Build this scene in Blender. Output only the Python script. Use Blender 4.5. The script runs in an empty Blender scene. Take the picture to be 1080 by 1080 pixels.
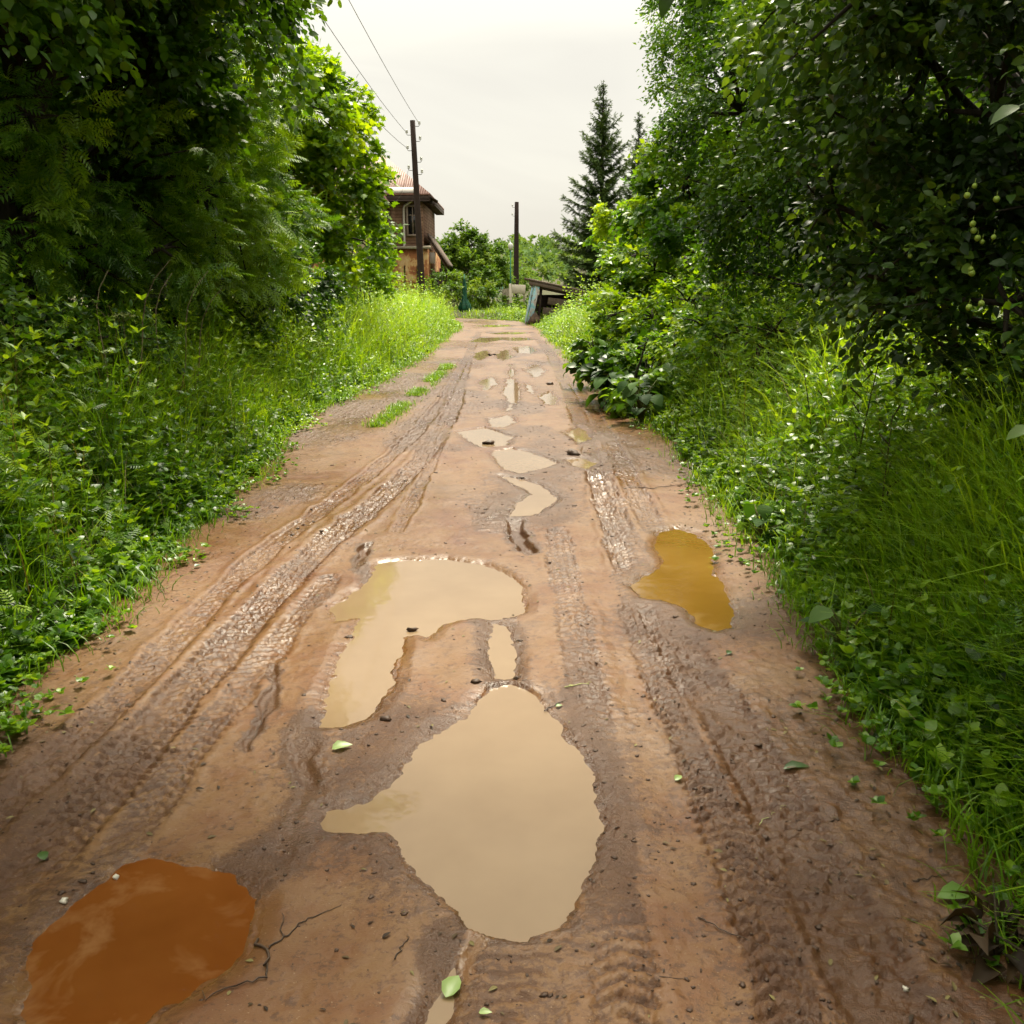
import bpy, math, random
import numpy as np
from mathutils import Vector

random.seed(7)
RNG = np.random.default_rng(7)
scene = bpy.context.scene
COL = scene.collection

# ------------------------------------------------------------------ camera
CAM_H = 1.6
PITCH = math.radians(13.5)
F = 1000.0                                   # focal length in photo pixels (1080 wide)
cam = bpy.data.cameras.new('camera')
cam.sensor_width = 36.0
cam.lens = F / 1080.0 * 36.0
cam.clip_start = 0.05
cam.clip_end = 6000
camo = bpy.data.objects.new('camera', cam)
camo.location = (0, 0, CAM_H)
camo.rotation_euler = (math.radians(90) - PITCH, 0, 0)
COL.objects.link(camo)
scene.camera = camo
CP, SP = math.cos(PITCH), math.sin(PITCH)


def ray(px, py):
    u, v = px - 540.0, py - 540.0
    return np.array([u, F * CP - v * SP, -F * SP - v * CP])


def at(px, py, z=0.0):
    """ground point seen at a photo pixel"""
    d = ray(px, py)
    t = (z - CAM_H) / d[2]
    return np.array([d[0] * t, d[1] * t, z])


def atY(px, py, Y):
    """point seen at a photo pixel, Y metres ahead"""
    d = ray(px, py)
    t = Y / d[1]
    return np.array([d[0] * t, Y, CAM_H + d[2] * t])


# ------------------------------------------------------------------ noise
def _hash(ix, iy, seed):
    h = (ix.astype(np.int64) * 374761393 + iy.astype(np.int64) * 668265263 + seed * 1442695041) & 0x7fffffff
    h = ((h ^ (h >> 13)) * 1274126177) & 0x7fffffff
    return ((h ^ (h >> 16)) & 0xffff) / 65535.0


def vnoise(x, y, seed=0):
    x = np.asarray(x, float); y = np.asarray(y, float)
    ix, iy = np.floor(x), np.floor(y)
    fx, fy = x - ix, y - iy
    fx = fx * fx * (3 - 2 * fx); fy = fy * fy * (3 - 2 * fy)
    a = _hash(ix, iy, seed); b = _hash(ix + 1, iy, seed)
    c = _hash(ix, iy + 1, seed); d = _hash(ix + 1, iy + 1, seed)
    return (a * (1 - fx) + b * fx) * (1 - fy) + (c * (1 - fx) + d * fx) * fy * 1.0


def fbm(x, y, seed=0, octv=4, gain=0.5):
    s = 0; a = 1; t = 0
    for i in range(octv):
        s = s + a * (vnoise(x * 2 ** i + 17.3 * i, y * 2 ** i - 9.1 * i, seed + i) * 2 - 1)
        t += a; a *= gain
    return s / t


def smooth(a, b, x):
    t = np.clip((x - a) / (b - a), 0, 1)
    return t * t * (3 - 2 * t)


# ------------------------------------------------------------------ mesh builder
class G:
    def __init__(self):
        self.v = []; self.loops = []; self.tot = []; self.t = []; self.n = 0

    def add(self, v, faces, tint=0.5):
        v = np.asarray(v, float).reshape(-1, 3)
        for f in faces:
            f = np.asarray(f)
            if f.ndim == 1: f = f[None]
            self.loops.append((f + self.n).ravel())
            self.tot.append(np.full(len(f), f.shape[1]))
        self.v.append(v)
        self.t.append(np.broadcast_to(np.asarray(tint, float), (len(v),)))
        self.n += len(v)

    def inst(self, tmpl, pos, R, scale, tint):
        tv, tf = tmpl
        N = len(pos); k = len(tv)
        if N == 0: return
        scale = np.asarray(scale, float)
        if scale.ndim == 0: scale = np.full(N, scale)
        tvv = np.einsum('nij,vj->nvi', R, tv) * scale[:, None, None] + pos[:, None, :]
        off = (np.arange(N) * k)[:, None, None]
        by = {}
        for f in tf: by.setdefault(len(f), []).append(f)
        faces = [(np.array(fl)[None] + off).reshape(-1, n) for n, fl in by.items()]
        self.add(tvv.reshape(-1, 3), faces, np.repeat(np.broadcast_to(tint, (N,)), k))

    def tube(self, pts, r, sides=6, tint=0.5, cap=True):
        pts = np.asarray(pts, float); n = len(pts)
        r = np.broadcast_to(np.asarray(r, float), (n,))
        d = np.gradient(pts, axis=0)
        d /= np.linalg.norm(d, axis=1)[:, None] + 1e-9
        ref = np.array([0, 0, 1.0]) if abs(d[0][2]) < 0.8 else np.array([1.0, 0, 0])
        a = np.cross(d, ref); a /= np.linalg.norm(a, axis=1)[:, None] + 1e-9
        b = np.cross(d, a)
        th = np.arange(sides) * 2 * math.pi / sides
        v = pts[:, None] + r[:, None, None] * (np.cos(th)[None, :, None] * a[:, None] + np.sin(th)[None, :, None] * b[:, None])
        i = np.arange(n - 1)[:, None] * sides; j = np.arange(sides)[None]; j2 = (j + 1) % sides
        q = np.stack([i + j, i + j2, i + sides + j2, i + sides + j], -1).reshape(-1, 4)
        fs = [q]
        if cap:
            fs += [np.arange(sides)[::-1][None], (np.arange(sides) + (n - 1) * sides)[None]]
        self.add(v.reshape(-1, 3), fs, tint)

    def box(self, c, s, rz=0.0, ry=0.0, rx=0.0, tint=0.5, bev=0.0):
        s = np.asarray(s, float) / 2
        if bev > 0:
            bm = _bevbox(s, bev)
            v, fs = bm
        else:
            v = np.array([[x, y, z] for x in (-1, 1) for y in (-1, 1) for z in (-1, 1)], float) * s
            fs = [np.array([[0, 1, 3, 2], [4, 6, 7, 5], [0, 4, 5, 1], [2, 3, 7, 6], [0, 2, 6, 4], [1, 5, 7, 3]])]
        cx, sx, cy, sy, cz, sz = math.cos(rx), math.sin(rx), math.cos(ry), math.sin(ry), math.cos(rz), math.sin(rz)
        RX = np.array([[1, 0, 0], [0, cx, -sx], [0, sx, cx]])
        RY = np.array([[cy, 0, sy], [0, 1, 0], [-sy, 0, cy]])
        RZ = np.array([[cz, -sz, 0], [sz, cz, 0], [0, 0, 1]])
        v = v @ (RZ @ RY @ RX).T + np.asarray(c, float)
        self.add(v, fs, tint)

    def prism(self, poly, axis, a, b, tint=0.5):
        """polygon (u,w) extruded along axis 0 or 1 from a to b; poly in the (other, z) plane"""
        p = np.asarray(poly, float); n = len(p)
        def mk(c):
            o = np.zeros((n, 3))
            if axis == 1: o[:, 0], o[:, 1], o[:, 2] = p[:, 0], c, p[:, 1]
            else: o[:, 0], o[:, 1], o[:, 2] = c, p[:, 0], p[:, 1]
            return o
        v = np.vstack([mk(a), mk(b)])
        i = np.arange(n); j = (i + 1) % n
        self.add(v, [np.stack([i, j, j + n, i + n], -1), i[::-1][None], (i + n)[None]], tint)

    def build(self, name, mat, parent=None, smooth_=False, attrs=None, origin=None):
        me = bpy.data.meshes.new(name)
        V = np.concatenate(self.v); L = np.concatenate(self.loops); T = np.concatenate(self.tot)
        if origin is not None: V = V - np.asarray(origin, float)
        me.vertices.add(len(V)); me.vertices.foreach_set('co', V.astype(np.float32).ravel())
        me.loops.add(len(L)); me.loops.foreach_set('vertex_index', L.astype(np.int32))
        me.polygons.add(len(T))
        st = np.concatenate([[0], np.cumsum(T)[:-1]])
        me.polygons.foreach_set('loop_start', st.astype(np.int32))
        me.polygons.foreach_set('loop_total', T.astype(np.int32))
        if smooth_:
            me.polygons.foreach_set('use_smooth', np.ones(len(T), bool))
        me.update(calc_edges=True)
        at_ = me.attributes.new('tint', 'FLOAT', 'POINT')
        at_.data.foreach_set('value', np.concatenate(self.t).astype(np.float32))
        for k, a in (attrs or {}).items():
            x = me.attributes.new(k, 'FLOAT', 'POINT'); x.data.foreach_set('value', np.asarray(a, np.float32))
        me.validate()
        me.materials.append(mat)
        o = bpy.data.objects.new(name, me)
        COL.objects.link(o)
        if origin is not None: o.location = tuple(float(c) for c in origin)
        if parent is not None: o.parent = parent
        return o


def _bevbox(s, b):
    import bmesh
    bm = bmesh.new(); bmesh.ops.create_cube(bm, size=2)
    for v in bm.verts: v.co = (v.co.x * s[0], v.co.y * s[1], v.co.z * s[2])
    bmesh.ops.bevel(bm, geom=list(bm.edges), offset=min(b, 0.45 * 2 * min(s)), segments=1, affect='EDGES')
    bm.verts.index_update()
    v = np.array([v.co[:] for v in bm.verts])
    by = {}
    for f in bm.faces: by.setdefault(len(f.verts), []).append([w.index for w in f.verts])
    bm.free()
    return v, [np.array(x) for x in by.values()]


def tag(o, label=None, cat=None, group=None, kind=None):
    if label: o['label'] = label
    if cat: o['category'] = cat
    if group: o['group'] = group
    if kind: o['kind'] = kind
    return o


def empty(name, loc, label, cat, group=None):
    o = bpy.data.objects.new(name, None); COL.objects.link(o)
    o.location = tuple(float(c) for c in loc)
    o.empty_display_size = 0.2
    return tag(o, label, cat, group)


def copy_tree(root, loc, rz, scale, label, group=None):
    c = root.copy(); COL.objects.link(c)
    c.location = tuple(float(v) for v in loc); c.rotation_euler = (0, 0, rz); c.scale = (scale,) * 3
    c['label'] = label
    if group: c['group'] = group
    elif 'group' in c: del c['group']
    for ch in list(root.children):
        d = ch.copy(); COL.objects.link(d); d.parent = c
        for g in ch.children:
            e = g.copy(); COL.objects.link(e); e.parent = d
    return c


# ------------------------------------------------------------------ materials
class N:
    def __init__(self, name):
        self.m = bpy.data.materials.new(name); self.m.use_nodes = True
        self.t = self.m.node_tree; self.t.nodes.clear()

    def n(self, ty, **kw):
        x = self.t.nodes.new(ty)
        for k, v in kw.items(): setattr(x, k, v)
        return x

    def l(self, a, b): self.t.links.new(a, b)

    def noise(self, scale, detail=4, rough=0.6, vec=None, dist=0.0):
        x = self.n('ShaderNodeTexNoise'); x.inputs['Scale'].default_value = scale
        x.inputs['Detail'].default_value = detail; x.inputs['Roughness'].default_value = rough
        x.inputs['Distortion'].default_value = dist
        if vec is not None: self.l(vec, x.inputs['Vector'])
        return x.outputs['Fac']

    def ramp(self, fac, stops):
        x = self.n('ShaderNodeValToRGB'); e = x.color_ramp.elements
        while len(e) < len(stops): e.new(0.5)
        for k, (p, c) in zip(e, stops):
            k.position = p; k.color = tuple(c) + (1,) if len(c) == 3 else c
        self.l(fac, x.inputs['Fac']); return x.outputs['Color']

    def rng(self, v, a, b, c=0.0, d=1.0):
        x = self.n('ShaderNodeMapRange'); self.l(v, x.inputs['Value'])
        for i, val in zip((1, 2, 3, 4), (a, b, c, d)): x.inputs[i].default_value = val
        return x.outputs['Result']

    def math(self, op, a, b=None):
        x = self.n('ShaderNodeMath', operation=op)
        for i, v in enumerate((a, b)):
            if v is None: continue
            if isinstance(v, (int, float)): x.inputs[i].default_value = v
            else: self.l(v, x.inputs[i])
        return x.outputs[0]

    def mix(self, fac, a, b, blend='MIX'):
        x = self.n('ShaderNodeMix', data_type='RGBA', blend_type=blend)
        for sock, v in ((x.inputs[0], fac), (x.inputs[6], a), (x.inputs[7], b)):
            if isinstance(v, (int, float)): sock.default_value = v
            elif isinstance(v, (tuple, list)): sock.default_value = tuple(v) + (1,)
            else: self.l(v, sock)
        return x.outputs[2]

    def attr(self, name):
        x = self.n('ShaderNodeAttribute'); x.attribute_name = name; return x.outputs['Fac']

    def pos(self):
        return self.n('ShaderNodeNewGeometry').outputs['Position']

    def objco(self):
        return self.n('ShaderNodeTexCoord').outputs['Object']

    def bump(self, h, strength=0.5, dist=0.01, normal=None):
        x = self.n('ShaderNodeBump')
        if isinstance(strength, (int, float)): x.inputs['Strength'].default_value = strength
        else: self.l(strength, x.inputs['Strength'])
        x.inputs['Distance'].default_value = dist; self.l(h, x.inputs['Height'])
        if normal is not None: self.l(normal, x.inputs['Normal'])
        return x.outputs['Normal']

    def pbr(self, color, rough=0.7, normal=None, spec=0.5, metal=0.0, ior=None):
        p = self.n('ShaderNodeBsdfPrincipled')
        for key, v in (('Base Color', color), ('Roughness', rough), ('Metallic', metal), ('Specular IOR Level', spec)):
            s = p.inputs[key]
            if isinstance(v, (int, float)): s.default_value = v
            elif isinstance(v, (tuple, list)): s.default_value = tuple(v) + (1,)
            else: self.l(v, s)
        if ior: p.inputs['IOR'].default_value = ior
        if normal is not None: self.l(normal, p.inputs['Normal'])
        return p.outputs[0]

    def out(self, sh):
        o = self.n('ShaderNodeOutputMaterial'); self.l(sh, o.inputs['Surface']); return self.m


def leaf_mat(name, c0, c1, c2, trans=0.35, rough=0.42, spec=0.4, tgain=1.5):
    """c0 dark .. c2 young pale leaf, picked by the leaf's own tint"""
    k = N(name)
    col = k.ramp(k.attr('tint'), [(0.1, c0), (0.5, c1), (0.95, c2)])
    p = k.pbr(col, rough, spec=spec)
    tr = k.n('ShaderNodeBsdfTranslucent')
    k.l(k.mix(1.0, col, (tgain * 1.25, tgain * 1.1, tgain * 0.4), 'MULTIPLY'), tr.inputs['Color'])
    m = k.n('ShaderNodeMixShader'); m.inputs[0].default_value = trans
    k.l(p, m.inputs[1]); k.l(tr.outputs[0], m.inputs[2])
    return k.out(m.outputs[0])


def bark_mat(name, c0, c1, scale=6.0):
    k = N(name); co = k.objco()
    mp = k.n('ShaderNodeMapping'); mp.inputs['Scale'].default_value = (1, 1, 0.22); k.l(co, mp.inputs['Vector'])
    f = k.noise(scale * 4, 6, 0.7, mp.outputs[0])
    return k.out(k.pbr(k.ramp(f, [(0.3, c0), (0.7, c1)]), 0.9, k.bump(f, 0.8, 0.02), 0.2))


M = {}
M['leaf_ash'] = leaf_mat('leaf_ash', (.020, .056, .004), (.075, .185, .008), (.22, .36, .018), 0.4)
M['leaf_maple'] = leaf_mat('leaf_maple', (.035, .095, .003), (.130, .255, .006), (.30, .42, .012), 0.48)
M['leaf_dark'] = leaf_mat('leaf_dark', (.014, .042, .004), (.048, .128, .008), (.15, .27, .014), 0.36)
M['leaf_linden'] = leaf_mat('leaf_linden', (.028, .088, .004), (.085, .205, .008), (.26, .38, .015), 0.44)
M['leaf_apple'] = leaf_mat('leaf_apple', (.014, .036, .005), (.042, .098, .010), (.15, .25, .025), 0.32, 0.42, 0.35)
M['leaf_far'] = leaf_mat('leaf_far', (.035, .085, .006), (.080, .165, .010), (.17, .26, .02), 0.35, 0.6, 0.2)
M['leaf_forest'] = leaf_mat('leaf_forest', (.06, .115, .030), (.105, .185, .050), (.17, .25, .075), 0.3, 0.8, 0.1)  # distance haze is put into this pale leaf colour
M['needles'] = leaf_mat('needles', (.032, .062, .014), (.062, .110, .024), (.11, .17, .04), 0.15, 0.6, 0.2)
M['grass'] = leaf_mat('grass', (.030, .085, .003), (.110, .240, .006), (.30, .43, .022), 0.42, 0.4, 0.4)
M['weed'] = leaf_mat('weed', (.016, .052, .003), (.068, .180, .005), (.26, .41, .02), 0.42, 0.38, 0.5)
M['burdock'] = leaf_mat('burdock', (.015, .045, .008), (.035, .095, .012), (.12, .2, .05), 0.3, 0.65, 0.15)
M['stalk'] = bark_mat('stalk', (.05, .06, .02), (.12, .13, .04))
M['dry_stalk'] = bark_mat('dry_stalk', (.10, .075, .04), (.22, .19, .10))
M['dark_stalk'] = bark_mat('dark_stalk', (.025, .022, .012), (.06, .05, .025))
M['bark'] = bark_mat('bark', (.016, .012, .009), (.06, .05, .04))
M['twig'] = bark_mat('twig', (.03, .022, .015), (.07, .05, .032))
M['pole_wood'] = bark_mat('pole_wood', (.018, .012, .010), (.05, .032, .025), 10)
M['old_wood'] = bark_mat('old_wood', (.07, .05, .04), (.17, .13, .10), 8)
M['grey_wood'] = bark_mat('grey_wood', (.16, .14, .10), (.32, .28, .20), 8)
M['dead_leaf'] = leaf_mat('dead_leaf', (.014, .009, .005), (.040, .025, .013), (.12, .075, .035), 0.15, 0.6, 0.2, 1.0)


def flat_mat(name, c, rough=0.6, var=0.25, scale=12, metal=0.0, spec=0.4):
    k = N(name); f = k.noise(scale, 5, 0.65, k.objco())
    lo = tuple(x * (1 - var) for x in c); hi = tuple(min(1, x * (1 + var)) for x in c)
    return k.out(k.pbr(k.ramp(f, [(0.3, lo), (0.7, hi)]), rough, k.bump(f, 0.3, 0.01), spec, metal))


M['ceramic'] = flat_mat('ceramic', (.55, .55, .5), 0.3, 0.1)
M['wire'] = flat_mat('wire', (.12, .12, .12), 0.5, 0.1)
M['iron'] = flat_mat('iron', (.06, .05, .05), 0.6, 0.3)
M['fruit'] = flat_mat('fruit', (.30, .42, .06), 0.35, 0.25, 30, spec=0.5)


# ------------------------------------------------------------------ templates
def rhomb(w=0.55, fold=0.10, droop=0.08):
    v = np.array([[0, 0, 0], [.42, -w / 2, fold], [1, 0, -droop], [.42, w / 2, fold], [.45, 0, 0.0]])
    return v, [(0, 1, 2, 4), (0, 4, 2, 3)]


def fine_leaf(w=0.6, fold=0.10, droop=0.14):
    v = [[0, 0, 0], [.3, 0, .02], [.66, 0, -.02], [1, 0, -droop]]
    for s in (-1, 1):
        v += [[.12, s * w * .32, fold * .5], [.36, s * w * .5, fold], [.68, s * w * .36, fold * .6 - .04]]
    v = np.array(v, float)
    f = []
    for a, b, c, s in ((4, 5, 6, -1), (7, 8, 9, 1)):
        q = [(0, a, b, 1), (1, b, c, 2), (2, c, 3)]
        f += q if s < 0 else [x[::-1] for x in q]
    return v, f


def stalked(t, stalk=0.25):
    v, f = t
    v = v * (1 - stalk); v[:, 0] += stalk
    w = np.array([[0, -.012, 0], [stalk, -.012, 0], [stalk, .012, 0], [0, .012, 0]])
    return np.vstack([v, w]), list(f) + [tuple(np.array((0, 1, 2, 3)) + len(v))]


def pinnate(pairs=5, leaf=0.30, w=0.34):
    lv, lf = rhomb(w, 0.08, 0.1)
    V = []; Fc = []; n = 0
    def put(p, ang, s, droop):
        nonlocal n
        c, si = math.cos(ang), math.sin(ang)
        x = lv * s
        y = np.stack([x[:, 0] * c - x[:, 1] * si, x[:, 0] * si + x[:, 1] * c, x[:, 2] - droop * x[:, 0]], 1) + p
        V.append(y); Fc.extend([tuple(np.array(f) + n) for f in lf]); n += len(lv)
    for i in range(pairs):
        x = 0.16 + 0.62 * i / (pairs - 1); z = 0.05 - 0.16 * x * x
        s = leaf * (0.85 + 0.3 * math.sin(math.pi * (i + .5) / pairs))
        for sg in (-1, 1): put(np.array([x, 0, z]), sg * (1.12 - 0.05 * i), s, 0.25)
    put(np.array([0.8, 0, -.06]), 0, leaf * 1.1, 0.3)
    V.append(np.array([[0, -.008, 0], [.8, -.005, -.05], [.8, .005, -.05], [0, .008, 0]])); Fc.append((n, n + 1, n + 2, n + 3))
    return np.vstack(V), Fc


def lobed():
    """palmate maple-like leaf, five points"""
    pts = [(0, 0), (.02, -.22), (.22, -.20), (.2, -.5), (.46, -.26), (.62, -.42), (.66, -.16), (1, 0),
           (.66, .16), (.62, .42), (.46, .26), (.2, .5), (.22, .20), (.02, .22)]
    v = np.array([[x, y, 0.12 * abs(y) - 0.1 * x * x] for x, y in pts] + [[.36, 0, 0.0]])
    n = len(pts)
    return v, [(n, (i) % n, (i + 1) % n, (i + 2) % n) for i in range(0, n, 2)]


T_RH = rhomb(); T_WL = fine_leaf(.58, .05, .14); T_WW = fine_leaf(.8, .05, .14); T_WIDE = rhomb(0.75, 0.08, 0.12); T_NARROW = rhomb(0.3, 0.05, 0.15)
T_FINE = stalked(fine_leaf(0.62, 0.09, 0.16), 0.18); T_PIN = pinnate(); T_LOB = stalked(lobed(), 0.2)
T_HEART = fine_leaf(0.85, 0.10, 0.2)


def unit(v): return v / (np.linalg.norm(v, axis=-1, keepdims=True) + 1e-9)


def frames(d, n):
    x = unit(d); z = unit(n - (n * x).sum(-1, keepdims=True) * x); y = np.cross(z, x)
    return np.stack([x, y, z], -1)


def rdir(n, rng=RNG): return unit(rng.normal(size=(n, 3)))


# ------------------------------------------------------------------ foliage
def sprigs(g, base, d, tmpl, nleaf, L, size, rng, tint, droop=0.35, flat=0.8):
    """leaves alternate along sprigs starting at base, running along d"""
    n = len(base)
    side = unit(np.cross(d, np.array([0, 0, 1.0])) + 1e-4)
    for k in range(nleaf):
        f = (k + 0.6) / nleaf
        p = base + d * L * f + np.array([0, 0, -1.0]) * (droop * L * f * f)[:, None] if np.ndim(L) and np.ndim(droop) else \
            base + d * (np.asarray(L) * f)[:, None] + np.array([0, 0, -1.0]) * (droop * np.asarray(L) * f * f)[:, None]
        s = (-1) ** k
        ld = unit(d * 0.55 + s * side * 0.85 + rng.normal(size=(n, 3)) * 0.35 + np.array([0, 0, -0.3]))
        if k == nleaf - 1: ld = unit(d + rng.normal(size=(n, 3)) * 0.3 + np.array([0, 0, -0.35]))
        nn = unit(np.array([0, 0, 1.0]) * flat + rng.normal(size=(n, 3)) * 0.5 + d * 0.25)
        g.inst(tmpl, p, frames(ld, nn), size * rng.uniform(0.65, 1.25, n), np.clip(tint + rng.normal(size=n) * 0.13, 0.02, 0.98))


def crown(g, gb, lobes, tmpl, dens, nleaf, L, size, rng, tint0=0.4, droop=0.35, twig_r=0.006, root=None, fill=0.5):
    """lobes: world-space ellipsoids (x,y,z,rx,ry,rz); sprigs through their volume, thick near an uneven surface"""
    for (cx, cy, cz, rx, ry, rz) in lobes:
        area = 4 * math.pi * ((rx * ry) ** 1.6 / 3 + (rx * rz) ** 1.6 / 3 + (ry * rz) ** 1.6 / 3) ** (1 / 1.6)
        n = max(8, int(area * dens))
        u = rdir(n, rng)
        # clumps: pull directions towards a few bough axes
        ax = rdir(max(7, int(area * 0.9)), rng)
        which = (u @ ax.T).argmax(1)
        u = unit(u + ax[which] * 0.85)
        bough = rng.uniform(0.72, 1.18, len(ax))
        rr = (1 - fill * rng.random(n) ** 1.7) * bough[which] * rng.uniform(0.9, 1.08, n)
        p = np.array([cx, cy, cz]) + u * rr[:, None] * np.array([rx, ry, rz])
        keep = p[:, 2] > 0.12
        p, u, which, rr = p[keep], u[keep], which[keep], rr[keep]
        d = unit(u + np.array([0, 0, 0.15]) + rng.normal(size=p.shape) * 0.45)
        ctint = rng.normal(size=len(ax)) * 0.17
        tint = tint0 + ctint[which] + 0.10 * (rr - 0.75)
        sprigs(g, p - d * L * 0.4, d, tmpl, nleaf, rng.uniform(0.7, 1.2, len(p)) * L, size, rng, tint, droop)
        # boughs and twigs
        c = np.array([cx, cy, cz])
        for a, b in zip(ax, bough):
            e = c + a * np.array([rx, ry, rz]) * b * 0.92
            if e[2] < 0.1: continue
            mid = (c + e) / 2 + rng.normal(size=3) * 0.06 * rx + np.array([0, 0, 0.05 * rx])
            gb.tube([c, mid, e], [0.012 + 0.012 * rx, 0.007 + 0.006 * rx, 0.003], 5)


def limb(gb, a, b, r0, r1, rng, seg=5, wob=0.06):
    a = np.asarray(a, float); b = np.asarray(b, float)
    t = np.linspace(0, 1, seg + 1)[:, None]
    L = np.linalg.norm(b - a)
    p = a + (b - a) * t + rng.normal(size=(seg + 1, 3)) * wob * L * np.sin(t * math.pi)
    p[:, 2] += (np.sin(t[:, 0] * math.pi) * 0.05 * L)
    gb.tube(p, np.linspace(r0, r1, seg + 1), 7)


def px_lobes(lst):
    """(px, py, Y, radius m [, squash]) -> world ellipsoids"""
    out = []
    for l in lst:
        p = atY(l[0], l[1], l[2]); r = l[3]; q = l[4] if len(l) > 4 else 0.9
        out.append((p[0], p[1], p[2], r, r, r * q))
    return out


def make_tree(name, label, cat, base, height, r0, lobes, tmpl, leafm, barkm='bark', dens=42, nleaf=7, L=0.34, size=0.11,
              seed=1, tint=0.4, group=None, lean=(0, 0), stems=1, droop=0.35, fill=0.5, fruit=None):
    rng = np.random.default_rng(seed)
    base = np.asarray(base, float)
    root = empty(name, base, label, cat, group)
    gt = G(); gb = G(); gl = G()
    top = base + np.array([lean[0], lean[1], height])
    def trunk_pt(z):
        f = np.clip((z - base[2]) / height, 0, 1); return base + (top - base) * f
    for s in range(stems):
        off = np.array([0, 0, 0]) if stems == 1 else np.append(rng.normal(size=2) * 0.25, 0)
        tp = top if stems == 1 else top + np.append(np.array([abs(rng.normal()) * np.sign(base[0]), rng.normal()]) * 0.12 * height, -rng.random() * 0.3 * height)
        n = 8; t = np.linspace(0, 1, n + 1)
        pts = (base + off) + (tp - base - off) * t[:, None] + rng.normal(size=(n + 1, 3)) * 0.02 * height * (t * (1 - t) * 3)[:, None]
        pts[0, 2] -= 0.15
        rad = r0 * (1 - 0.8 * t); rad[0] *= 1.35
        gt.tube(pts, rad, 10)
    for (cx, cy, cz, rx, ry, rz) in lobes:
        z0 = min(max(base[2] + 0.15 * height, cz - rz - 0.3 * math.hypot(cx - base[0], cy - base[1])), base[2] + height * 0.95)
        limb(gt, trunk_pt(z0), (cx, cy, cz), max(0.012, r0 * 0.38 * (1 - 0.5 * (z0 - base[2]) / height)), 0.016, rng)
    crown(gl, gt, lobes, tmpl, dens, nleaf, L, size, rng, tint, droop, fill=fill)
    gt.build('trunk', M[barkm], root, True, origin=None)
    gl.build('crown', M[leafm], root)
    if fruit:
        ft = G()
        sv, sf = sphere(8, 6)
        for q in fruit:
            gf = G(); r = rng.uniform(0.011, 0.016)
            gf.add(sv * r + q, [sf[0], sf[1], sf[2]])
            gf.tube([q + [0, 0, r * .9], q + [0.003, 0.002, r + 0.02]], [0.0015, 0.001], 4)
            gf.build('fruit', M['fruit'], root, True)
    for ch in root.children:                       # geometry was laid out in world space
        ch.matrix_parent_inverse.identity()
        ch.location = tuple(-base)
    return root


def sphere(nu, nv):
    v = [[0, 0, 1]]
    for i in range(1, nv):
        th = math.pi * i / nv
        for j in range(nu):
            ph = 2 * math.pi * j / nu
            v.append([math.sin(th) * math.cos(ph), math.sin(th) * math.sin(ph), math.cos(th)])
    v.append([0, 0, -1])
    q = []
    for i in range(nv - 2):
        for j in range(nu):
            a = 1 + i * nu + j; b = 1 + i * nu + (j + 1) % nu
            q.append([a, a + nu, b + nu, b])
    t1 = [[0, 1 + j, 1 + (j + 1) % nu] for j in range(nu)]
    e = len(v) - 1; o = 1 + (nv - 2) * nu
    t2 = [[e, o + (j + 1) % nu, o + j] for j in range(nu)]
    return np.array(v, float), [np.array(q), np.array(t1), np.array(t2)]


# ------------------------------------------------------------------ terrain shape
def xl(y):      # left edge of the mud
    return np.interp(y, [-10, 2.5, 3.6, 6, 8.3, 10, 13, 18, 25, 36, 40, 43, 45.5, 48], [-1.8, -1.75, -1.85, -1.98, -2.1, -2.35, -2.3, -2.05, -1.9, -1.85, -2.1, -2.7, -4.0, -6.0]) + 0.10 * fbm(y * 0.9, y * 0 + 3, 5, 3)


def xr(y):      # right edge
    return np.interp(y, [-10, 2.0, 2.7, 3.9, 6.2, 10, 13, 18, 25, 35, 39.5, 43, 45.5, 48], [1.2, 1.2, 1.25, 1.32, 1.42, 1.55, 1.45, 1.25, 1.1, .95, .7, 0.1, -1.6, -4.4]) + 0.09 * fbm(y * 1.1, y * 0 + 9, 8, 3)


def ground_h(x, y):
    dl = xl(y) - x; dr = x - xr(y)
    out = np.maximum(dl, dr)                       # >0 outside the road
    h = 0.26 * smooth(0.1, 1.8, out) + 0.05 * fbm(x * 0.7, y * 0.7, 21, 3) * smooth(0, 1, out)
    h = h + np.where(out > -0.02, 0.012, 0) * 0 - 0.25 * smooth(0.0, 0.3, -out)
    # far valley side
    hill = smooth(95, 330, y + 0.10 * np.abs(x)) * 11 * (0.9 + 0.25 * fbm(x / 120, y / 120, 31, 3))
    hill = hill + smooth(55, 95, y) * -1.2 * (1 - smooth(95, 120, y))
    return h + hill


# ruts (photo pixels -> ground)
RUTS = [  # pts, half width, depth, tread
    ([(-60, 1060), (30, 930), (100, 840), (200, 725), (330, 585), (430, 500), (474, 440), (488, 395), (497, 368), (505, 350)], .11, .026, 1.0),
    ([(-120, 960), (20, 840), (150, 715), (265, 595), (380, 508), (440, 455), (470, 418), (490, 380)], .08, .022, .5),
    ([(80, 960), (160, 850), (250, 730), (350, 610)], .07, .012, .7),
    ([(960, 1100), (900, 1000), (810, 830), (745, 725), (695, 640), (645, 540), (613, 445), (594, 400), (578, 370), (560, 350)], .12, .020, .9),
    ([(660, 1130), (655, 1000), (645, 930), (625, 770), (605, 660), (588, 560)], .09, .012, .8),
    ([(850, 1120), (775, 900), (722, 780), (688, 690), (655, 590), (630, 510), (618, 455)], .08, .012, 1.0),
    ([(520, 1130), (560, 1040), (590, 990)], .14, .008, 1.0),
    ([(420, 560), (455, 490), (478, 440)], .05, .012, .3),
    ([(690, 560), (655, 490), (628, 440), (606, 405)], .10, .016, .8),
]
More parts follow.
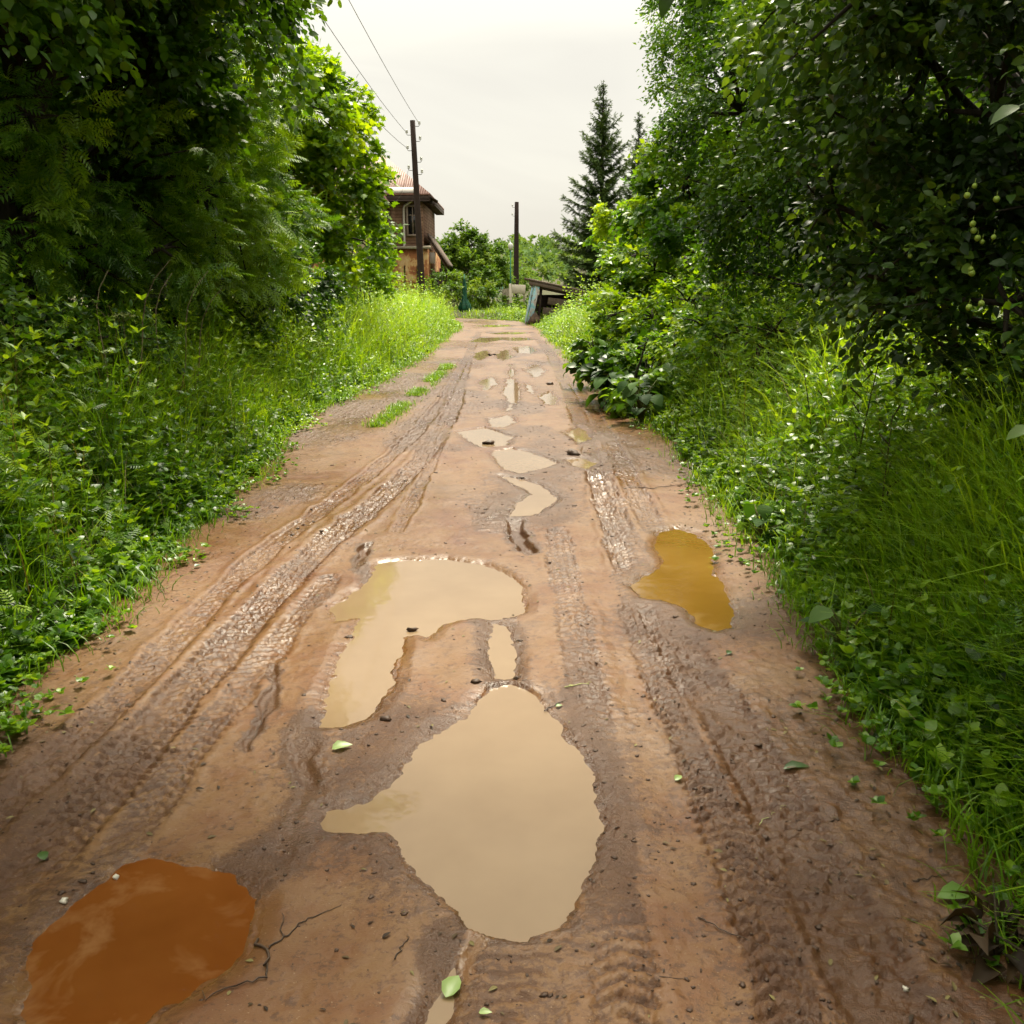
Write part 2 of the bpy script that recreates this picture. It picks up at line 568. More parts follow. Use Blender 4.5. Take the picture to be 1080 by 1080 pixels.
RILLS = [([(520, 545), (537, 540), (546, 555), (552, 580)], .06, .035),
         ([(346, 868), (318, 885), (292, 905), (262, 920)], .07, .02),
         ([(335, 762), (322, 800), (330, 840), (318, 880)], .05, .016),
         ([(528, 648), (530, 690), (534, 720)], .07, .02),
         ([(300, 700), (285, 740), (262, 790)], .02, .014),
         ([(392, 575), (380, 595), (392, 610)], .03, .03),
         ([(492, 985), (480, 1010), (470, 1040), (455, 1090)], .03, .03)]
PUDDLES = [
    ('wide muddy puddle reflecting the pale sky in mid-road, its far end pointed', 'silt', .007,
     [(540, 718), (563, 728), (585, 750), (605, 778), (622, 800), (630, 830), (635, 875), (632, 905), (620, 935), (605, 958), (585, 980), (555, 990), (520, 990), (493, 978), (488, 957), (470, 945), (445, 925), (425, 905), (418, 885), (405, 877), (370, 875), (350, 874), (338, 872), (345, 852), (390, 840), (420, 815), (440, 785), (465, 765), (490, 755), (508, 735), (515, 722)]),
    ('crooked muddy puddle beyond the widest one, with an arm bending towards the left rut', 'silt', .007,
     [(400, 592), (430, 588), (470, 588), (510, 594), (540, 605), (555, 625), (553, 645), (535, 652), (510, 652), (485, 653), (465, 660), (450, 672), (440, 668), (428, 670), (420, 700), (412, 725), (400, 740), (385, 755), (365, 762), (335, 765), (340, 740), (352, 705), (365, 672), (378, 650), (352, 654), (346, 642), (362, 630), (383, 616), (390, 600)]),
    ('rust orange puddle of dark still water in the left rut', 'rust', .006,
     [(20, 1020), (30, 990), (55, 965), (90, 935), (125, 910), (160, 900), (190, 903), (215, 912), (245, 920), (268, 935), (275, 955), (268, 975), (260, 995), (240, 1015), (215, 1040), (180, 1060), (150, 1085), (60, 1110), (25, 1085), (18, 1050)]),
    ('amber puddle beside the right hand grass verge', 'amber', .006,
     [(692, 560), (715, 555), (735, 562), (752, 577), (753, 600), (765, 620), (776, 640), (772, 660), (755, 664), (738, 658), (722, 640), (700, 632), (675, 628), (664, 616), (688, 602), (700, 590), (690, 575)]),
    ('pale oval puddle ending in a thin point by the right ruts', 'silt', .008,
     [(518, 475), (540, 472), (565, 478), (592, 488), (572, 493), (548, 499), (530, 493)]),
    ('small pale puddle beside a dark clod in mid-road', 'silt', .008,
     [(482, 455), (510, 450), (542, 460), (532, 469), (510, 471), (495, 464)]),
    ('little bright puddle in the far right rut', 'silt', .008,
     [(568, 418), (580, 413), (588, 420), (586, 427), (574, 425)]),
    ('thin crooked runnel of water joining mid-road puddles', 'silt', .010,
     [(528, 501), (555, 505), (580, 515), (588, 525), (566, 542), (538, 543), (548, 528), (560, 520), (545, 510)]),
    ('greenish shallow puddle between tyre ruts', 'silt', .008,
     [(598, 484), (615, 481), (630, 487), (618, 493), (608, 491)]),
    ('narrow shallow puddle strewn with clods between the two widest puddles', 'silt', .006,
     [(518, 655), (537, 658), (546, 690), (543, 714), (520, 714), (515, 690)]),
    ('thin muddy trickle running out of the widest puddle', 'silt', .004,
     [(480, 1003), (490, 998), (486, 1030), (480, 1060), (466, 1095), (440, 1095), (455, 1050), (468, 1020)]),
    ('long shallow streak of water up the crown of the road', 'silt', .010,
     [(538, 384), (543, 390), (541, 399), (549, 407), (547, 420), (541, 429), (534, 434), (536, 419), (530, 411), (537, 397)]),
    ('water lying across the far road from verge to verge', 'silt', .006,
     [(494, 360), (506, 355.5), (530, 355), (556, 355.5), (566, 358), (545, 359.5), (528, 358), (512, 361)]),
    ('faint strip of water where the road bends away', 'silt', .006,
     [(500, 343.5), (515, 342), (535, 342.2), (542, 344), (520, 345)]),
    ('ragged puddle among churned mud before the strip of water', 'silt', .008,
     [(540, 366), (556, 364), (566, 369), (560, 373), (545, 372)]),
    ('wet hollow between the small pale puddle and the far streak', 'silt', .010, [(516, 441), (535, 437), (545, 445), (530, 450), (520, 449)]),
    ('thin puddle in the far left rut by the grass strip', 'silt', .010, [(503, 403), (518, 397), (526, 404), (512, 411)]),
    ('puddle in the far right rut beyond the little bright one', 'silt', .010, [(554, 389), (566, 384), (575, 391), (564, 398)]),
    ('shallow puddle on the crown beyond the far streak', 'silt', .010, [(520, 373), (534, 368), (541, 375), (530, 381)]),
    ('small wet hollow right of the far streak', 'silt', .010, [(553, 403), (561, 406), (564, 416), (555, 412)]),
    ('wet hollow in the right ruts before the big clod', 'silt', .010, [(598, 456), (612, 449), (624, 461), (610, 468)]),
    ('thin water line behind the strip lying across the road', 'silt', .008, [(512, 351), (535, 349.5), (560, 350.5), (545, 352.5), (525, 352.6)]),
    ('wet patch left of the crown in the far road', 'silt', .008,
     [(500, 372), (512, 369), (518, 374), (508, 380), (500, 379)]),
]


def poly_sd(x, y, poly):
    """signed distance, positive inside"""
    d = np.full(x.shape, 1e9); ins = np.zeros(x.shape, bool)
    n = len(poly)
    for i in range(n):
        ax, ay = poly[i]; bx, by = poly[(i + 1) % n]
        ex, ey = bx - ax, by - ay
        t = np.clip(((x - ax) * ex + (y - ay) * ey) / (ex * ex + ey * ey + 1e-12), 0, 1)
        d = np.minimum(d, (x - ax - t * ex) ** 2 + (y - ay - t * ey) ** 2)
        c = ((ay > y) != (by > y)) & (x < ex * (y - ay) / (ey + 1e-12) + ax)
        ins ^= c
    d = np.sqrt(d)
    return np.where(ins, d, -d)


def line_st(x, y, pts):
    """distance along and signed across a polyline"""
    best = np.full(x.shape, 1e9); S = np.zeros(x.shape); Tt = np.zeros(x.shape); acc = 0
    for (ax, ay), (bx, by) in zip(pts[:-1], pts[1:]):
        ex, ey = bx - ax, by - ay; L = math.hypot(ex, ey)
        t = np.clip(((x - ax) * ex + (y - ay) * ey) / (L * L), 0, 1)
        qx, qy = x - ax - t * ex, y - ay - t * ey
        d = np.hypot(qx, qy); sg = np.sign(ex * qy - ey * qx)
        m = d < best
        best = np.where(m, d, best); S = np.where(m, acc + t * L, S); Tt = np.where(m, d * sg, Tt)
        acc += L
    return S, Tt


def smooth_line(px):
    g = np.array([at(a, b)[:2] for a, b in px])
    t = np.arange(len(g)); tt = np.linspace(0, len(g) - 1, (len(g) - 1) * 6 + 1)
    out = []
    for s in tt:                                     # Catmull-Rom
        i = min(int(s), len(g) - 2); f = s - i
        p0, p1, p2, p3 = g[max(i - 1, 0)], g[i], g[i + 1], g[min(i + 2, len(g) - 1)]
        out.append(0.5 * (2 * p1 + (p2 - p0) * f + (2 * p0 - 5 * p1 + 4 * p2 - p3) * f * f + (3 * p1 - p0 - 3 * p2 + p3) * f ** 3))
    return out


RUT_L = [(smooth_line(p), w, d, t) for p, w, d, t in RUTS]
RILL_L = [(smooth_line(p), w, d) for p, w, d in RILLS]
PUD = []
for lab, kind, wob, pp in PUDDLES:
    g = np.array([at(a, b)[:2] for a, b in pp])
    PUD.append((lab, kind, wob, g))
LEVEL = -0.012


def road_surface(x, y):
    """height and wetness, churn attributes of the mud"""
    outs = np.maximum(xl(y) - x, x - xr(y))
    cen = (xl(y) + xr(y)) / 2
    base = 0.016 * fbm(x * 1.3, y * 0.8, 41, 3) + 0.006 * fbm(x * 6, y * 5, 42, 3)
    base = base + 0.02 * smooth(-0.5, 0.1, outs)
    churn = np.zeros(x.shape); wet = 0.10 + 0.5 * smooth(0.0, 0.5, fbm(x * 0.9, y * 0.45, 44, 3)) + 0.4 * smooth(6, 16, y)
    for pts, w, dep, tr in RUT_L:
        pa = np.array(pts)
        m = (x > pa[:, 0].min() - .6) & (x < pa[:, 0].max() + .6) & (y > pa[:, 1].min() - .6) & (y < pa[:, 1].max() + .6)
        if not m.any(): continue
        S, Tc = line_st(x[m], y[m], pts)
        a = np.abs(Tc) + 0.035 * fbm(x[m] * 4, y[m] * 4, 47, 3)
        fade = 0.55 + 0.45 * fbm(S * 0.8, S * 0 + w * 77, 48, 2)
        dep = dep * .62
        prof = -dep * (1 - smooth(w * 0.7, w * 1.05, a)) + dep * 0.6 * (0.4 + 0.9 * vnoise(S * 5, Tc * 9, 59)) * np.exp(-((a - w * 1.25) / (w * 0.28)) ** 2)
        base[m] += prof * (0.6 + 0.5 * fade)
        ins = 1 - smooth(w * 0.85, w * 1.1, a)
        ph = S / 0.052 + 0.9 * fbm(S * 6, Tc * 7, 64, 2) + np.abs(Tc) / w * 0.9
        lug = smooth(0.25, 0.45, np.abs((ph % 1) - 0.5) * 2) - 0.5
        blk = smooth(0.15, 0.3, np.abs(((Tc / w * 2.2) % 1) - 0.5) * 2)
        msk = ins * tr * smooth(-0.35, 0.25, fbm(S * 1.3, Tc * 5 + w * 31, 49, 3) + 0.2) * smooth(13, 7, y[m])
        base[m] += lug * blk * 0.017 * msk; lugd = np.clip(-lug * 2, 0, 1) * msk
        rough = ins * (0.5 + 0.6 * fbm(x[m] * 4, y[m] * 3, 50, 3)).clip(0, 1)
        churn[m] = np.maximum(churn[m], np.maximum(rough * (0.35 + 0.4 * tr), lugd))
        wet[m] += 0.30 * ins * fade
    # churned lumps
    cz = np.clip(churn + 0.8 * smooth(0.02, 0.45, fbm(x * 1.1 + 5, y * 0.7, 52, 3)) + 0.55 * smooth(.3, .8, x) * smooth(4.2, 2.6, y), 0, 1)
    lump = fbm(x * 14, y * 11, 53, 3)
    ridg = 1 - np.abs(fbm(x * 11, y * 22, 58, 3)) * 2.2
    base = base + cz * (0.012 * np.abs(lump) - 0.006 + 0.005 * np.maximum(ridg, 0) + 0.013 * np.maximum(fbm(x * 30, y * 27, 54, 2), 0)) * smooth(34, 14, y)
    base = base + 0.0026 * fbm(x * 45, y * 40, 55, 2) * smooth(9, 4, y)
    for pts, w, dep in RILL_L:
        pa = np.array(pts)
        m = (x > pa[:, 0].min() - .5) & (x < pa[:, 0].max() + .5) & (y > pa[:, 1].min() - .5) & (y < pa[:, 1].max() + .5)
        if not m.any(): continue
        S, Tc = line_st(x[m], y[m], pts)
        a = np.abs(Tc + 0.05 * fbm(S * 4, S * 0, 56, 2)) + 0.03 * fbm(x[m] * 9, y[m] * 9, 57, 2)
        base[m] -= dep * (1 - smooth(w * .4, w, a))
        wet[m] += 0.5 * (1 - smooth(w, w * 2, a)); cz[m] = np.maximum(cz[m], 0.9 * (1 - smooth(w, w * 2.2, a)))
    carved = np.zeros(x.shape, bool)
    for lab, kind, wob, g in PUD:
        sc = max(1.0, g[:, 1].mean() / 6)
        mg = 0.5 * sc
        m = (x > g[:, 0].min() - mg) & (x < g[:, 0].max() + mg) & (y > g[:, 1].min() - mg) & (y < g[:, 1].max() + mg)
        if not m.any(): continue
        xx, yy = x[m], y[m]
        sd = poly_sd(xx, yy, g) + wob * 3.2 * fbm(xx * 7 / sc ** .5, yy * 6 / sc ** .5, 60, 3) * sc + wob * 1.3 * fbm(xx * 30, yy * 40, 61, 2)
        d = -sd
        bnk = LEVEL + np.minimum(0.003 + d * 0.22, 0.017) * smooth(0, 0.012, d) * (0.55 + 0.6 * vnoise(xx * 5, yy * 5, 62)) + 0.004 * np.maximum(lump[m], 0) * cz[m]
        w = smooth(0.03 * sc, 0.26 * sc, d)
        old = base[m]; cv = carved[m]
        near = d < 0.26 * sc
        hh = np.where(sd > 0, LEVEL - np.minimum(sd * 0.22, 0.05) - 0.001 + (0.012 * np.maximum(lump[m], 0) + 0.004 * vnoise(xx * 26, yy * 24, 63)) * np.exp(-sd / (0.035 * sc)), bnk * (1 - w) + old * w)
        hh = np.where(cv, np.minimum(old, hh), hh)
        base[m] = np.where(near, hh, old)
        carved[m] = cv | (sd > 0)
        wet[m] = np.maximum(wet[m], np.exp(-np.maximum(d, 0) / (0.07 * sc)))
    base = base - 0.14 * smooth(0.12, 0.4, outs)
    return base, np.clip(wet, 0, 1), np.clip(cz, 0, 1)


# ------------------------------------------------------------------ road mesh
ys = [-8.0]
while ys[-1] < 1.4: ys.append(ys[-1] + (0.15 if ys[-1] < 1.0 else 0.012))
while ys[-1] < 48: ys.append(ys[-1] + max(0.008, 0.0034 * ys[-1]))
ys = np.array(ys)
xs_near = np.arange(-2.75, 2.2, 0.0075)
X, Y = np.meshgrid(xs_near, ys)
# slide the columns so the strip follows the bend at the far end
shift = np.interp(ys, [0, 38, 43, 45.5, 48], [0, 0, -0.5, -2.2, -4.6])
X = X + shift[:, None]
H, WET, CHN = road_surface(X.ravel(), Y.ravel())
nx, ny = X.shape[1], X.shape[0]
i = np.arange(ny - 1)[:, None] * nx; j = np.arange(nx - 1)[None]
Q = np.stack([i + j, i + j + 1, i + nx + j + 1, i + nx + j], -1).reshape(-1, 4)
gr = G(); gr.add(np.stack([X.ravel(), Y.ravel(), H], 1), [Q])

k = N('mud'); P = k.pos()
n1 = k.noise(0.9, 5, 0.6, P); n2 = k.noise(5.0, 6, 0.65, P); n3 = k.noise(42, 5, 0.7, P); n4 = k.noise(180, 4, 0.7, P)
wet, chn = k.attr('wet'), k.attr('churn')
n14 = k.noise(15, 5, 0.7, P, .3); n90 = k.noise(95, 3, 0.7, P)
dry = k.ramp(k.math('ADD', k.math('MULTIPLY', n1, 0.55), k.math('MULTIPLY', n2, 0.45)),
             [(0.36, (.112, .039, .011)), (0.45, (.138, .060, .020)), (0.54, (.162, .083, .032)), (0.66, (.120, .062, .026))])
dark = k.ramp(n2, [(0.3, (.046, .019, .008)), (0.7, (.092, .040, .017))])
c = k.mix(k.math('MULTIPLY', chn, 0.12), dry, dark)
spk = k.math('ADD', k.math('MULTIPLY', n3, 0.45), k.math('ADD', k.math('MULTIPLY', n14, 0.35), k.math('MULTIPLY', n90, 0.20)))
f = k.rng(k.math('ADD', spk, k.math('MULTIPLY', chn, 0.15)), 0.52, 0.585)
c = k.mix(k.math('MULTIPLY', f, 0.8), c, dark)
# dark crumbs trodden into the surface
cr = k.rng(k.math('ADD', k.math('MULTIPLY', n4, 0.6), k.math('MULTIPLY', n14, 0.4)), 0.575, 0.64)
c = k.mix(k.math('MULTIPLY', cr, k.rng(chn, 0.0, 0.7, 0.12, 0.7)), c, (.030, .015, .009))
gl_ = k.rng(k.noise(130, 2, 0.5, P), 0.68, 0.74)
c = k.mix(k.math('MULTIPLY', gl_, 0.45), c, (.34, .24, .15))
c = k.mix(k.math('MULTIPLY', wet, 0.16), c, k.mix(1.0, c, (.60, .54, .50), 'MULTIPLY'))
ro = k.rng(k.math('ADD', k.math('MULTIPLY', wet, 0.9), k.math('MULTIPLY', k.noise(6, 5, 0.65, P), 0.8)), 0.45, 1.15, 0.60, 0.26)
hh = k.math('ADD', k.math('MULTIPLY', n3, 0.5), k.math('ADD', k.math('MULTIPLY', n90, 0.25), k.math('MULTIPLY', n14, 0.5)))
nrm = k.bump(hh, k.rng(chn, 0, .8, .35, 1.0), 0.012)
M['mud'] = k.out(k.pbr(c, ro, nrm, 0.30))
road = gr.build('dirt_road', M['mud'], None, True, {'wet': WET, 'churn': CHN})
tag(road, kind='structure')


def surf_h(x, y):
    h, _, _ = road_surface(np.array([float(x)]), np.array([float(y)])); return float(h[0])


# ------------------------------------------------------------------ puddles
def water_mat(name, col, col2, sky_patch=None):
    k = N(name); P = k.pos()
    f = k.noise(1.6, 4, 0.6, P)
    n = k.bump(k.noise(14, 3, 0.5, P), 0.05 if not sky_patch else 0.14, 0.01)
    c = k.ramp(f, [(0.35, col), (0.65, col2)])
    if sky_patch:                                         # pale patches painted in as reflections of sky gaps
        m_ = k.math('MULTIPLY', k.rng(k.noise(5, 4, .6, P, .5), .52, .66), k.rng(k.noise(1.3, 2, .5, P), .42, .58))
        c = k.mix(k.math('MULTIPLY', m_, .6), c, sky_patch)
    return k.out(k.pbr(c, 0.03, n, 0.5, ior=1.33))


M['silt'] = water_mat('silt_water', (.215, .146, .084), (.245, .170, .100))
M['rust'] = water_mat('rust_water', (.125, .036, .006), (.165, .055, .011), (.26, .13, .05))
M['amber'] = water_mat('amber_water', (.15, .080, .012), (.20, .112, .022), (.26, .17, .07))
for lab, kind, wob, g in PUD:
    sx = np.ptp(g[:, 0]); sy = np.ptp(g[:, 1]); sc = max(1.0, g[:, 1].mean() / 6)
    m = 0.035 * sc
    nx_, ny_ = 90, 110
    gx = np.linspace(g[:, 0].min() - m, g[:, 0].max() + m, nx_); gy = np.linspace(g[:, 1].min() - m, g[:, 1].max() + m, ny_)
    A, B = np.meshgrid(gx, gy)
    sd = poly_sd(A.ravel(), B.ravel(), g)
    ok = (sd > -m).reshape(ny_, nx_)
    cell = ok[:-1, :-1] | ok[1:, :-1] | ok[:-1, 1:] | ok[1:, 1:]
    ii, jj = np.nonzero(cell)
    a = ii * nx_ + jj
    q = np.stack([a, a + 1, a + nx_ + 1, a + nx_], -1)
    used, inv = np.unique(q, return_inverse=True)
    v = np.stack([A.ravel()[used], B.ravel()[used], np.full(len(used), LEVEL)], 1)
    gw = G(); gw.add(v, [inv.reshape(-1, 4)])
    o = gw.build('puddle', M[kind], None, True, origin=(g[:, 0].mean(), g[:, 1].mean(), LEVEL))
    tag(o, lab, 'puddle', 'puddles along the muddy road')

# ------------------------------------------------------------------ ground
def axis_pts(segs):
    out = []
    for a, b, s in segs: out += list(np.arange(a, b, s))
    return np.array(out + [segs[-1][1]])


gx = axis_pts([(-1500, -300, 120), (-300, -60, 12), (-60, -10, 1.2), (-10, -3, .2), (-3, 3, .06), (3, 9, .2), (9, 60, 1.2), (60, 300, 12), (300, 1500, 120)])
gy = axis_pts([(-300, -20, 14), (-20, 0, .5), (0, 20, .1), (20, 60, .2), (60, 140, 1.2), (140, 420, 8), (420, 3000, 180)])
A, B = np.meshgrid(gx, gy)
Z = ground_h(A.ravel(), B.ravel())
nx, ny = A.shape[1], A.shape[0]
i = np.arange(ny - 1)[:, None] * nx; j = np.arange(nx - 1)[None]
Q = np.stack([i + j, i + j + 1, i + nx + j + 1, i + nx + j], -1).reshape(-1, 4)
gg = G(); gg.add(np.stack([A.ravel(), B.ravel(), Z], 1), [Q])
k = N('verge_soil'); P = k.pos()
f = k.noise(3, 6, 0.65, P); f2 = k.noise(40, 5, 0.7, P)
c = k.mix(k.rng(f, .4, .65), (.06, .042, .024), (.05, .085, .018))
c = k.mix(k.math('MULTIPLY', k.rng(f2, .45, .65), 0.5), c, (.11, .08, .05))
M['soil'] = k.out(k.pbr(c, 0.9, k.bump(f2, 0.8, 0.03), 0.2))
tag(gg.build('ground', M['soil'], None, True), kind='structure')


def gh(x, y):
    x, y = np.broadcast_arrays(np.atleast_1d(np.asarray(x, float)), np.atleast_1d(np.asarray(y, float)))
    h = ground_h(x, y).copy()
    m = (np.maximum(xl(y) - x, x - xr(y)) < 0.4) & (y < 48) & (y > -8)
    if m.any(): h[m] = np.maximum(h[m], road_surface(x[m], y[m])[0])
    return h


# ------------------------------------------------------------------ grass and weeds
def blades(g, x, y, h, w, bend, rng, tint, seg=4, lean=None):
    n = len(x)
    z = gh(x, y)
    th = rng.random(n) * 2 * math.pi
    d = np.stack([np.cos(th), np.sin(th)], 1)
    if lean is not None: d = unit(d + lean)
    side = np.stack([-d[:, 1], d[:, 0]], 1)
    fs = np.linspace(0, 1, seg + 1)
    V = []
    for f in fs:
        out = bend * h * (f ** 2)
        up = h * (f - 0.42 * np.clip(bend, 0, 1.4) * f ** 3)
        c = np.stack([x + d[:, 0] * out, y + d[:, 1] * out, z - 0.02 + up], 1)
        ww = w * (1 - f) ** 0.6 * (0.5 if f == 0 else 1) * 0.5 + 0.0004
        s = np.concatenate([side * ww[:, None], np.zeros((n, 1))], 1)
        V += [c - s, c + s]
    V = np.stack(V, 1)                        # n, 2(seg+1), 3
    K = 2 * (seg + 1)
    q = np.array([[2 * i, 2 * i + 1, 2 * i + 3, 2 * i + 2] for i in range(seg)])
    g.add(V.reshape(-1, 3), [(q[None] + (np.arange(n) * K)[:, None, None]).reshape(-1, 4)], np.repeat(np.clip(tint, 0, 1), K))


def scatter(side, n, ymin, ymax, wmin, wmax, rng, power=0.5):
    """random points in a verge: distance from road edge wmin..wmax, denser near the camera"""
    u = rng.random(n)
    y = ymin * (ymax / ymin) ** (u ** 0.8)
    dd = wmin + (wmax - wmin) * rng.random(n)
    x = xl(y) - dd if side < 0 else xr(y) + dd
    return x, y, dd


def hmul(dd, side):
    return 0.12 + 1.05 * smooth(0.05, 0.9, dd) if side < 0 else 0.2 + 1.05 * smooth(0.0, 0.9, dd)


def herbs(g, gs, x, y, h, levels, leaf, tmpl, rng, tint, whorl=2, droop=-0.25):
    n = len(x); z = gh(x, y)
    ln = rng.normal(size=(n, 2)) * 0.13
    a0 = rng.random(n) * 6.28
    for kx in range(levels):
        f = (kx + 0.8) / levels
        p = np.stack([x + ln[:, 0] * h * f * f, y + ln[:, 1] * h * f * f, z + h * f], 1)
        s = leaf * (1.05 - 0.55 * f) * rng.uniform(0.75, 1.25, n)
        for wv in range(whorl):
            a = a0 + kx * 1.7 + wv * 2 * math.pi / whorl + rng.normal(size=n) * 0.25
            el = 0.25 + droop * (1 - f) + 0.5 * f * f + rng.normal(size=n) * 0.22
            d = np.stack([np.cos(a) * np.cos(el), np.sin(a) * np.cos(el), np.sin(el)], 1)
            nn = np.array([0, 0, 1.0]) + rng.normal(size=(n, 3)) * 0.3
            g.inst(tmpl, p, frames(d, nn), s, np.clip(tint + 0.45 * (f - 0.55) + rng.normal(size=n) * 0.15, 0.02, 0.98))
    if gs is not None:
        st = (np.array([[-.5, 0, 0], [.5, 0, 0], [.3, 0, 1], [-.3, 0, 1]]), [(0, 1, 2, 3)])
        b = np.stack([x, y, z], 1); t = np.stack([x + ln[:, 0] * h, y + ln[:, 1] * h, z + h], 1)
        d = t - b; L = np.linalg.norm(d, axis=1)
        zz = d / L[:, None]; xx = unit(np.stack([np.cos(a0), np.sin(a0), 0 * a0], 1)); yy = np.cross(zz, xx)
        R = np.stack([xx * 0.008, yy, zz * L[:, None]], -1)
        g.inst(st, b, R, 1.0, np.clip(tint - 0.1, 0, 1))


def ptint(x, y, base, amp=0.28, s=0.8, seed=70):
    return base + amp * fbm(np.asarray(x) * s, np.asarray(y) * s, seed, 3)


rng = np.random.default_rng(11)
for side in (-1, 1):
    g = G()
    # tall grass, nearest thickest
    n = 60000
    x, y, dd = scatter(side, n, 1.6, 47, 0.02, 3.0, rng)
    kp = rng.random(n) < np.where((y < 9) & (side < 0), .30, .62 if side < 0 else np.where(y < 5, .75, .45)) * (.35 + 1.3 * vnoise(x * 1.1, y * .9, 70)); x, y, dd = x[kp], y[kp], dd[kp]; n = len(x)
    hm = hmul(dd, side) * (0.55 + 0.95 * vnoise(x * 1.5, y * 1.2, 71))
    h = hm * rng.uniform(0.5, 1.15, n) * (0.95 if side < 0 else 0.85)
    w = rng.uniform(0.004, 0.010, n) * (1 + y / 14)
    if side > 0: h = h * np.where(y > 31, .38, 1.0)
    tall = rng.random(n) < 0.25
    bend = np.where(tall, rng.uniform(0.1, 0.45, n), rng.uniform(0.35, 0.95, n))
    blades(g, x, y, h, w, bend, rng, ptint(x, y, 0.46 + 0.012 * np.minimum(y, 22) if side < 0 else 0.54 + 0.008 * np.minimum(y, 25)) + rng.normal(size=n) * 0.12, 4,
           lean=np.array([0.35 * -side, -0.1]))
    # low grass fringe
    n = 15000
    x, y, dd = scatter(side, n, 1.5, 47, -0.14, 0.30, rng)
    keep = rng.random(n) < smooth(-0.16, 0.2, dd) * smooth(0.25, 0.55, vnoise(x * 2.5, y * 1.6, 72)); x, y, dd = x[keep], y[keep], dd[keep]; n = len(x)
    blades(g, x, y, rng.uniform(0.04, 0.2, n), rng.uniform(.003, .007, n) * (1 + y / 14), rng.uniform(.3, 1.1, n), rng, ptint(x, y, .5) + rng.normal(size=n) * .1, 3)
    o = g.build('grass', M['grass'])
    tag(o, 'tall wet grass of the verge on the %s of the road' % ('left' if side < 0 else 'right'), 'grass', kind='stuff')
    # leafy weeds
    g = G()
    for cnt, wmin, wmax, hh, lev, leaf, tm, wh, ti in (
            (4600, 0.25, 4.2, 1.05, 8, 0.085, T_WL, 2, .45), (4200, 0.10, 1.9, 0.6, 5, 0.085, T_WW, 3, .5), (2200, 0.6, 4.0, 1.2, 9, 0.11, T_NARROW, 3, .5),
            (1300, 0.3, 2.8, 0.9, 4, 0.17, T_PIN, 3, .45), (900, 0.5, 3.2, 1.25, 7, 0.12, T_RH, 3, .55)):
        if side > 0: cnt = int(cnt * 1.35)
        x, y, dd = scatter(side, cnt, 1.7, 46, wmin, wmax, rng)
        k_ = rng.random(cnt) < 0.35 + 0.65 * vnoise(x * .9 + lev, y * .9, 73); x, y, dd = x[k_], y[k_], dd[k_]
        h = hh * hmul(dd, side) * rng.uniform(0.5, 1.15, len(x)) * (.7 + .6 * vnoise(x * 1.4, y * 1.1, 91)) * (np.where(y > 31, .4, 1.0) if side > 0 else 1.0)
        herbs(g, None, x, y, h, lev, leaf, tm, rng, ptint(x, y, ti + 0.008 * np.minimum(y, 20), seed=74 + lev), wh)
    o = g.build('weeds', M['weed'])
    tag(o, 'nettles and other leafy weeds of the verge on the %s of the road' % ('left' if side < 0 else 'right'), 'weeds', kind='stuff')
    # ground-hugging leaves by the mud
    g = G()
    n = 9000 if side < 0 else 3000
    x, y, dd = scatter(side, n, 1.5, 22, -0.22, 0.75 if side < 0 else 0.5, rng)
    keep = rng.random(n) < smooth(-0.30, 0.25, dd) * smooth(0.3, 0.6, vnoise(x * 3.2, y * 2.6, 77)) ; x, y, dd = x[keep], y[keep], dd[keep]
    herbs(g, None, x, y, rng.uniform(0.02, 0.16, len(x)) * (0.4 + hmul(dd, side)), 1, 0.05, T_WW, rng, ptint(x, y, .5, seed=78), 5)
    o = g.build('ground_cover', M['weed'])
    tag(o, 'small low leaves creeping over the mud edge on the %s of the road' % ('left' if side < 0 else 'right'), 'ground cover', kind='stuff')

g = G()
for side in (-1, 1):
    n = 1500; x, y, dd = scatter(side, n, 1.7, 30, 0.15, 2.6, rng)
    kp = vnoise(x * .8, y * .8, 95) > .45; x, y, dd = x[kp], y[kp], dd[kp]; n = len(x)
    blades(g, x, y, hmul(dd, side) * rng.uniform(.5, 1.25, n), rng.uniform(.003, .006, n) * (1 + y / 16), rng.uniform(.1, .8, n), rng, rng.random(n), 4)
M['dry_grass'] = leaf_mat('dry_grass', (.10, .075, .03), (.20, .17, .07), (.34, .29, .14), .3, .6, .2, 1.0)
tag(g.build('dry_grass', M['dry_grass']), 'withered straw-coloured blades mixed through both verges', 'dry grass', kind='stuff')

# strip of short grass left of the far left rut, far grass behind the road end
g = G()
n = 5000
yy = rng.uniform(10.8, 19.5, n); cx = np.interp(yy, [10.8, 12, 19.5], [-1.58, -1.5, -1.28]); xx = cx + rng.normal(size=n) * 0.07
zz0 = gh
def blades_on_road(g, x, y, h, w, bend, tint):
    global gh
    keep = gh
    gh = lambda a, b: road_surface(np.asarray(a, float), np.asarray(b, float))[0]
    blades(g, x, y, h, w, bend, rng, tint, 3)
    gh = keep
kk = vnoise(xx * 2, yy * 1.6, 81) > 0.26
blades_on_road(g, xx[kk], yy[kk], rng.uniform(.04, .13, kk.sum()), rng.uniform(.006, .014, kk.sum()), rng.uniform(.3, 1, kk.sum()), 0.55 + rng.normal(size=kk.sum()) * .1)
tag(g.build('grass_strip', M['grass']), 'thin strip of short grass between the bare left track and rut', 'grass', kind='stuff')
g = G()
n = 42000
yy = 40 + 55 * rng.random(n) ** 1.4; xx = rng.uniform(-16, 14, n) * (0.5 + yy / 80)
keep = (np.maximum(xl(yy) - xx, xx - xr(yy)) > 0.05) | (yy > 47.5); xx, yy = xx[keep], yy[keep]; n = len(xx)
hf = np.where((np.abs(xx) < 5) & (yy < 56), 0.22, 0.5)
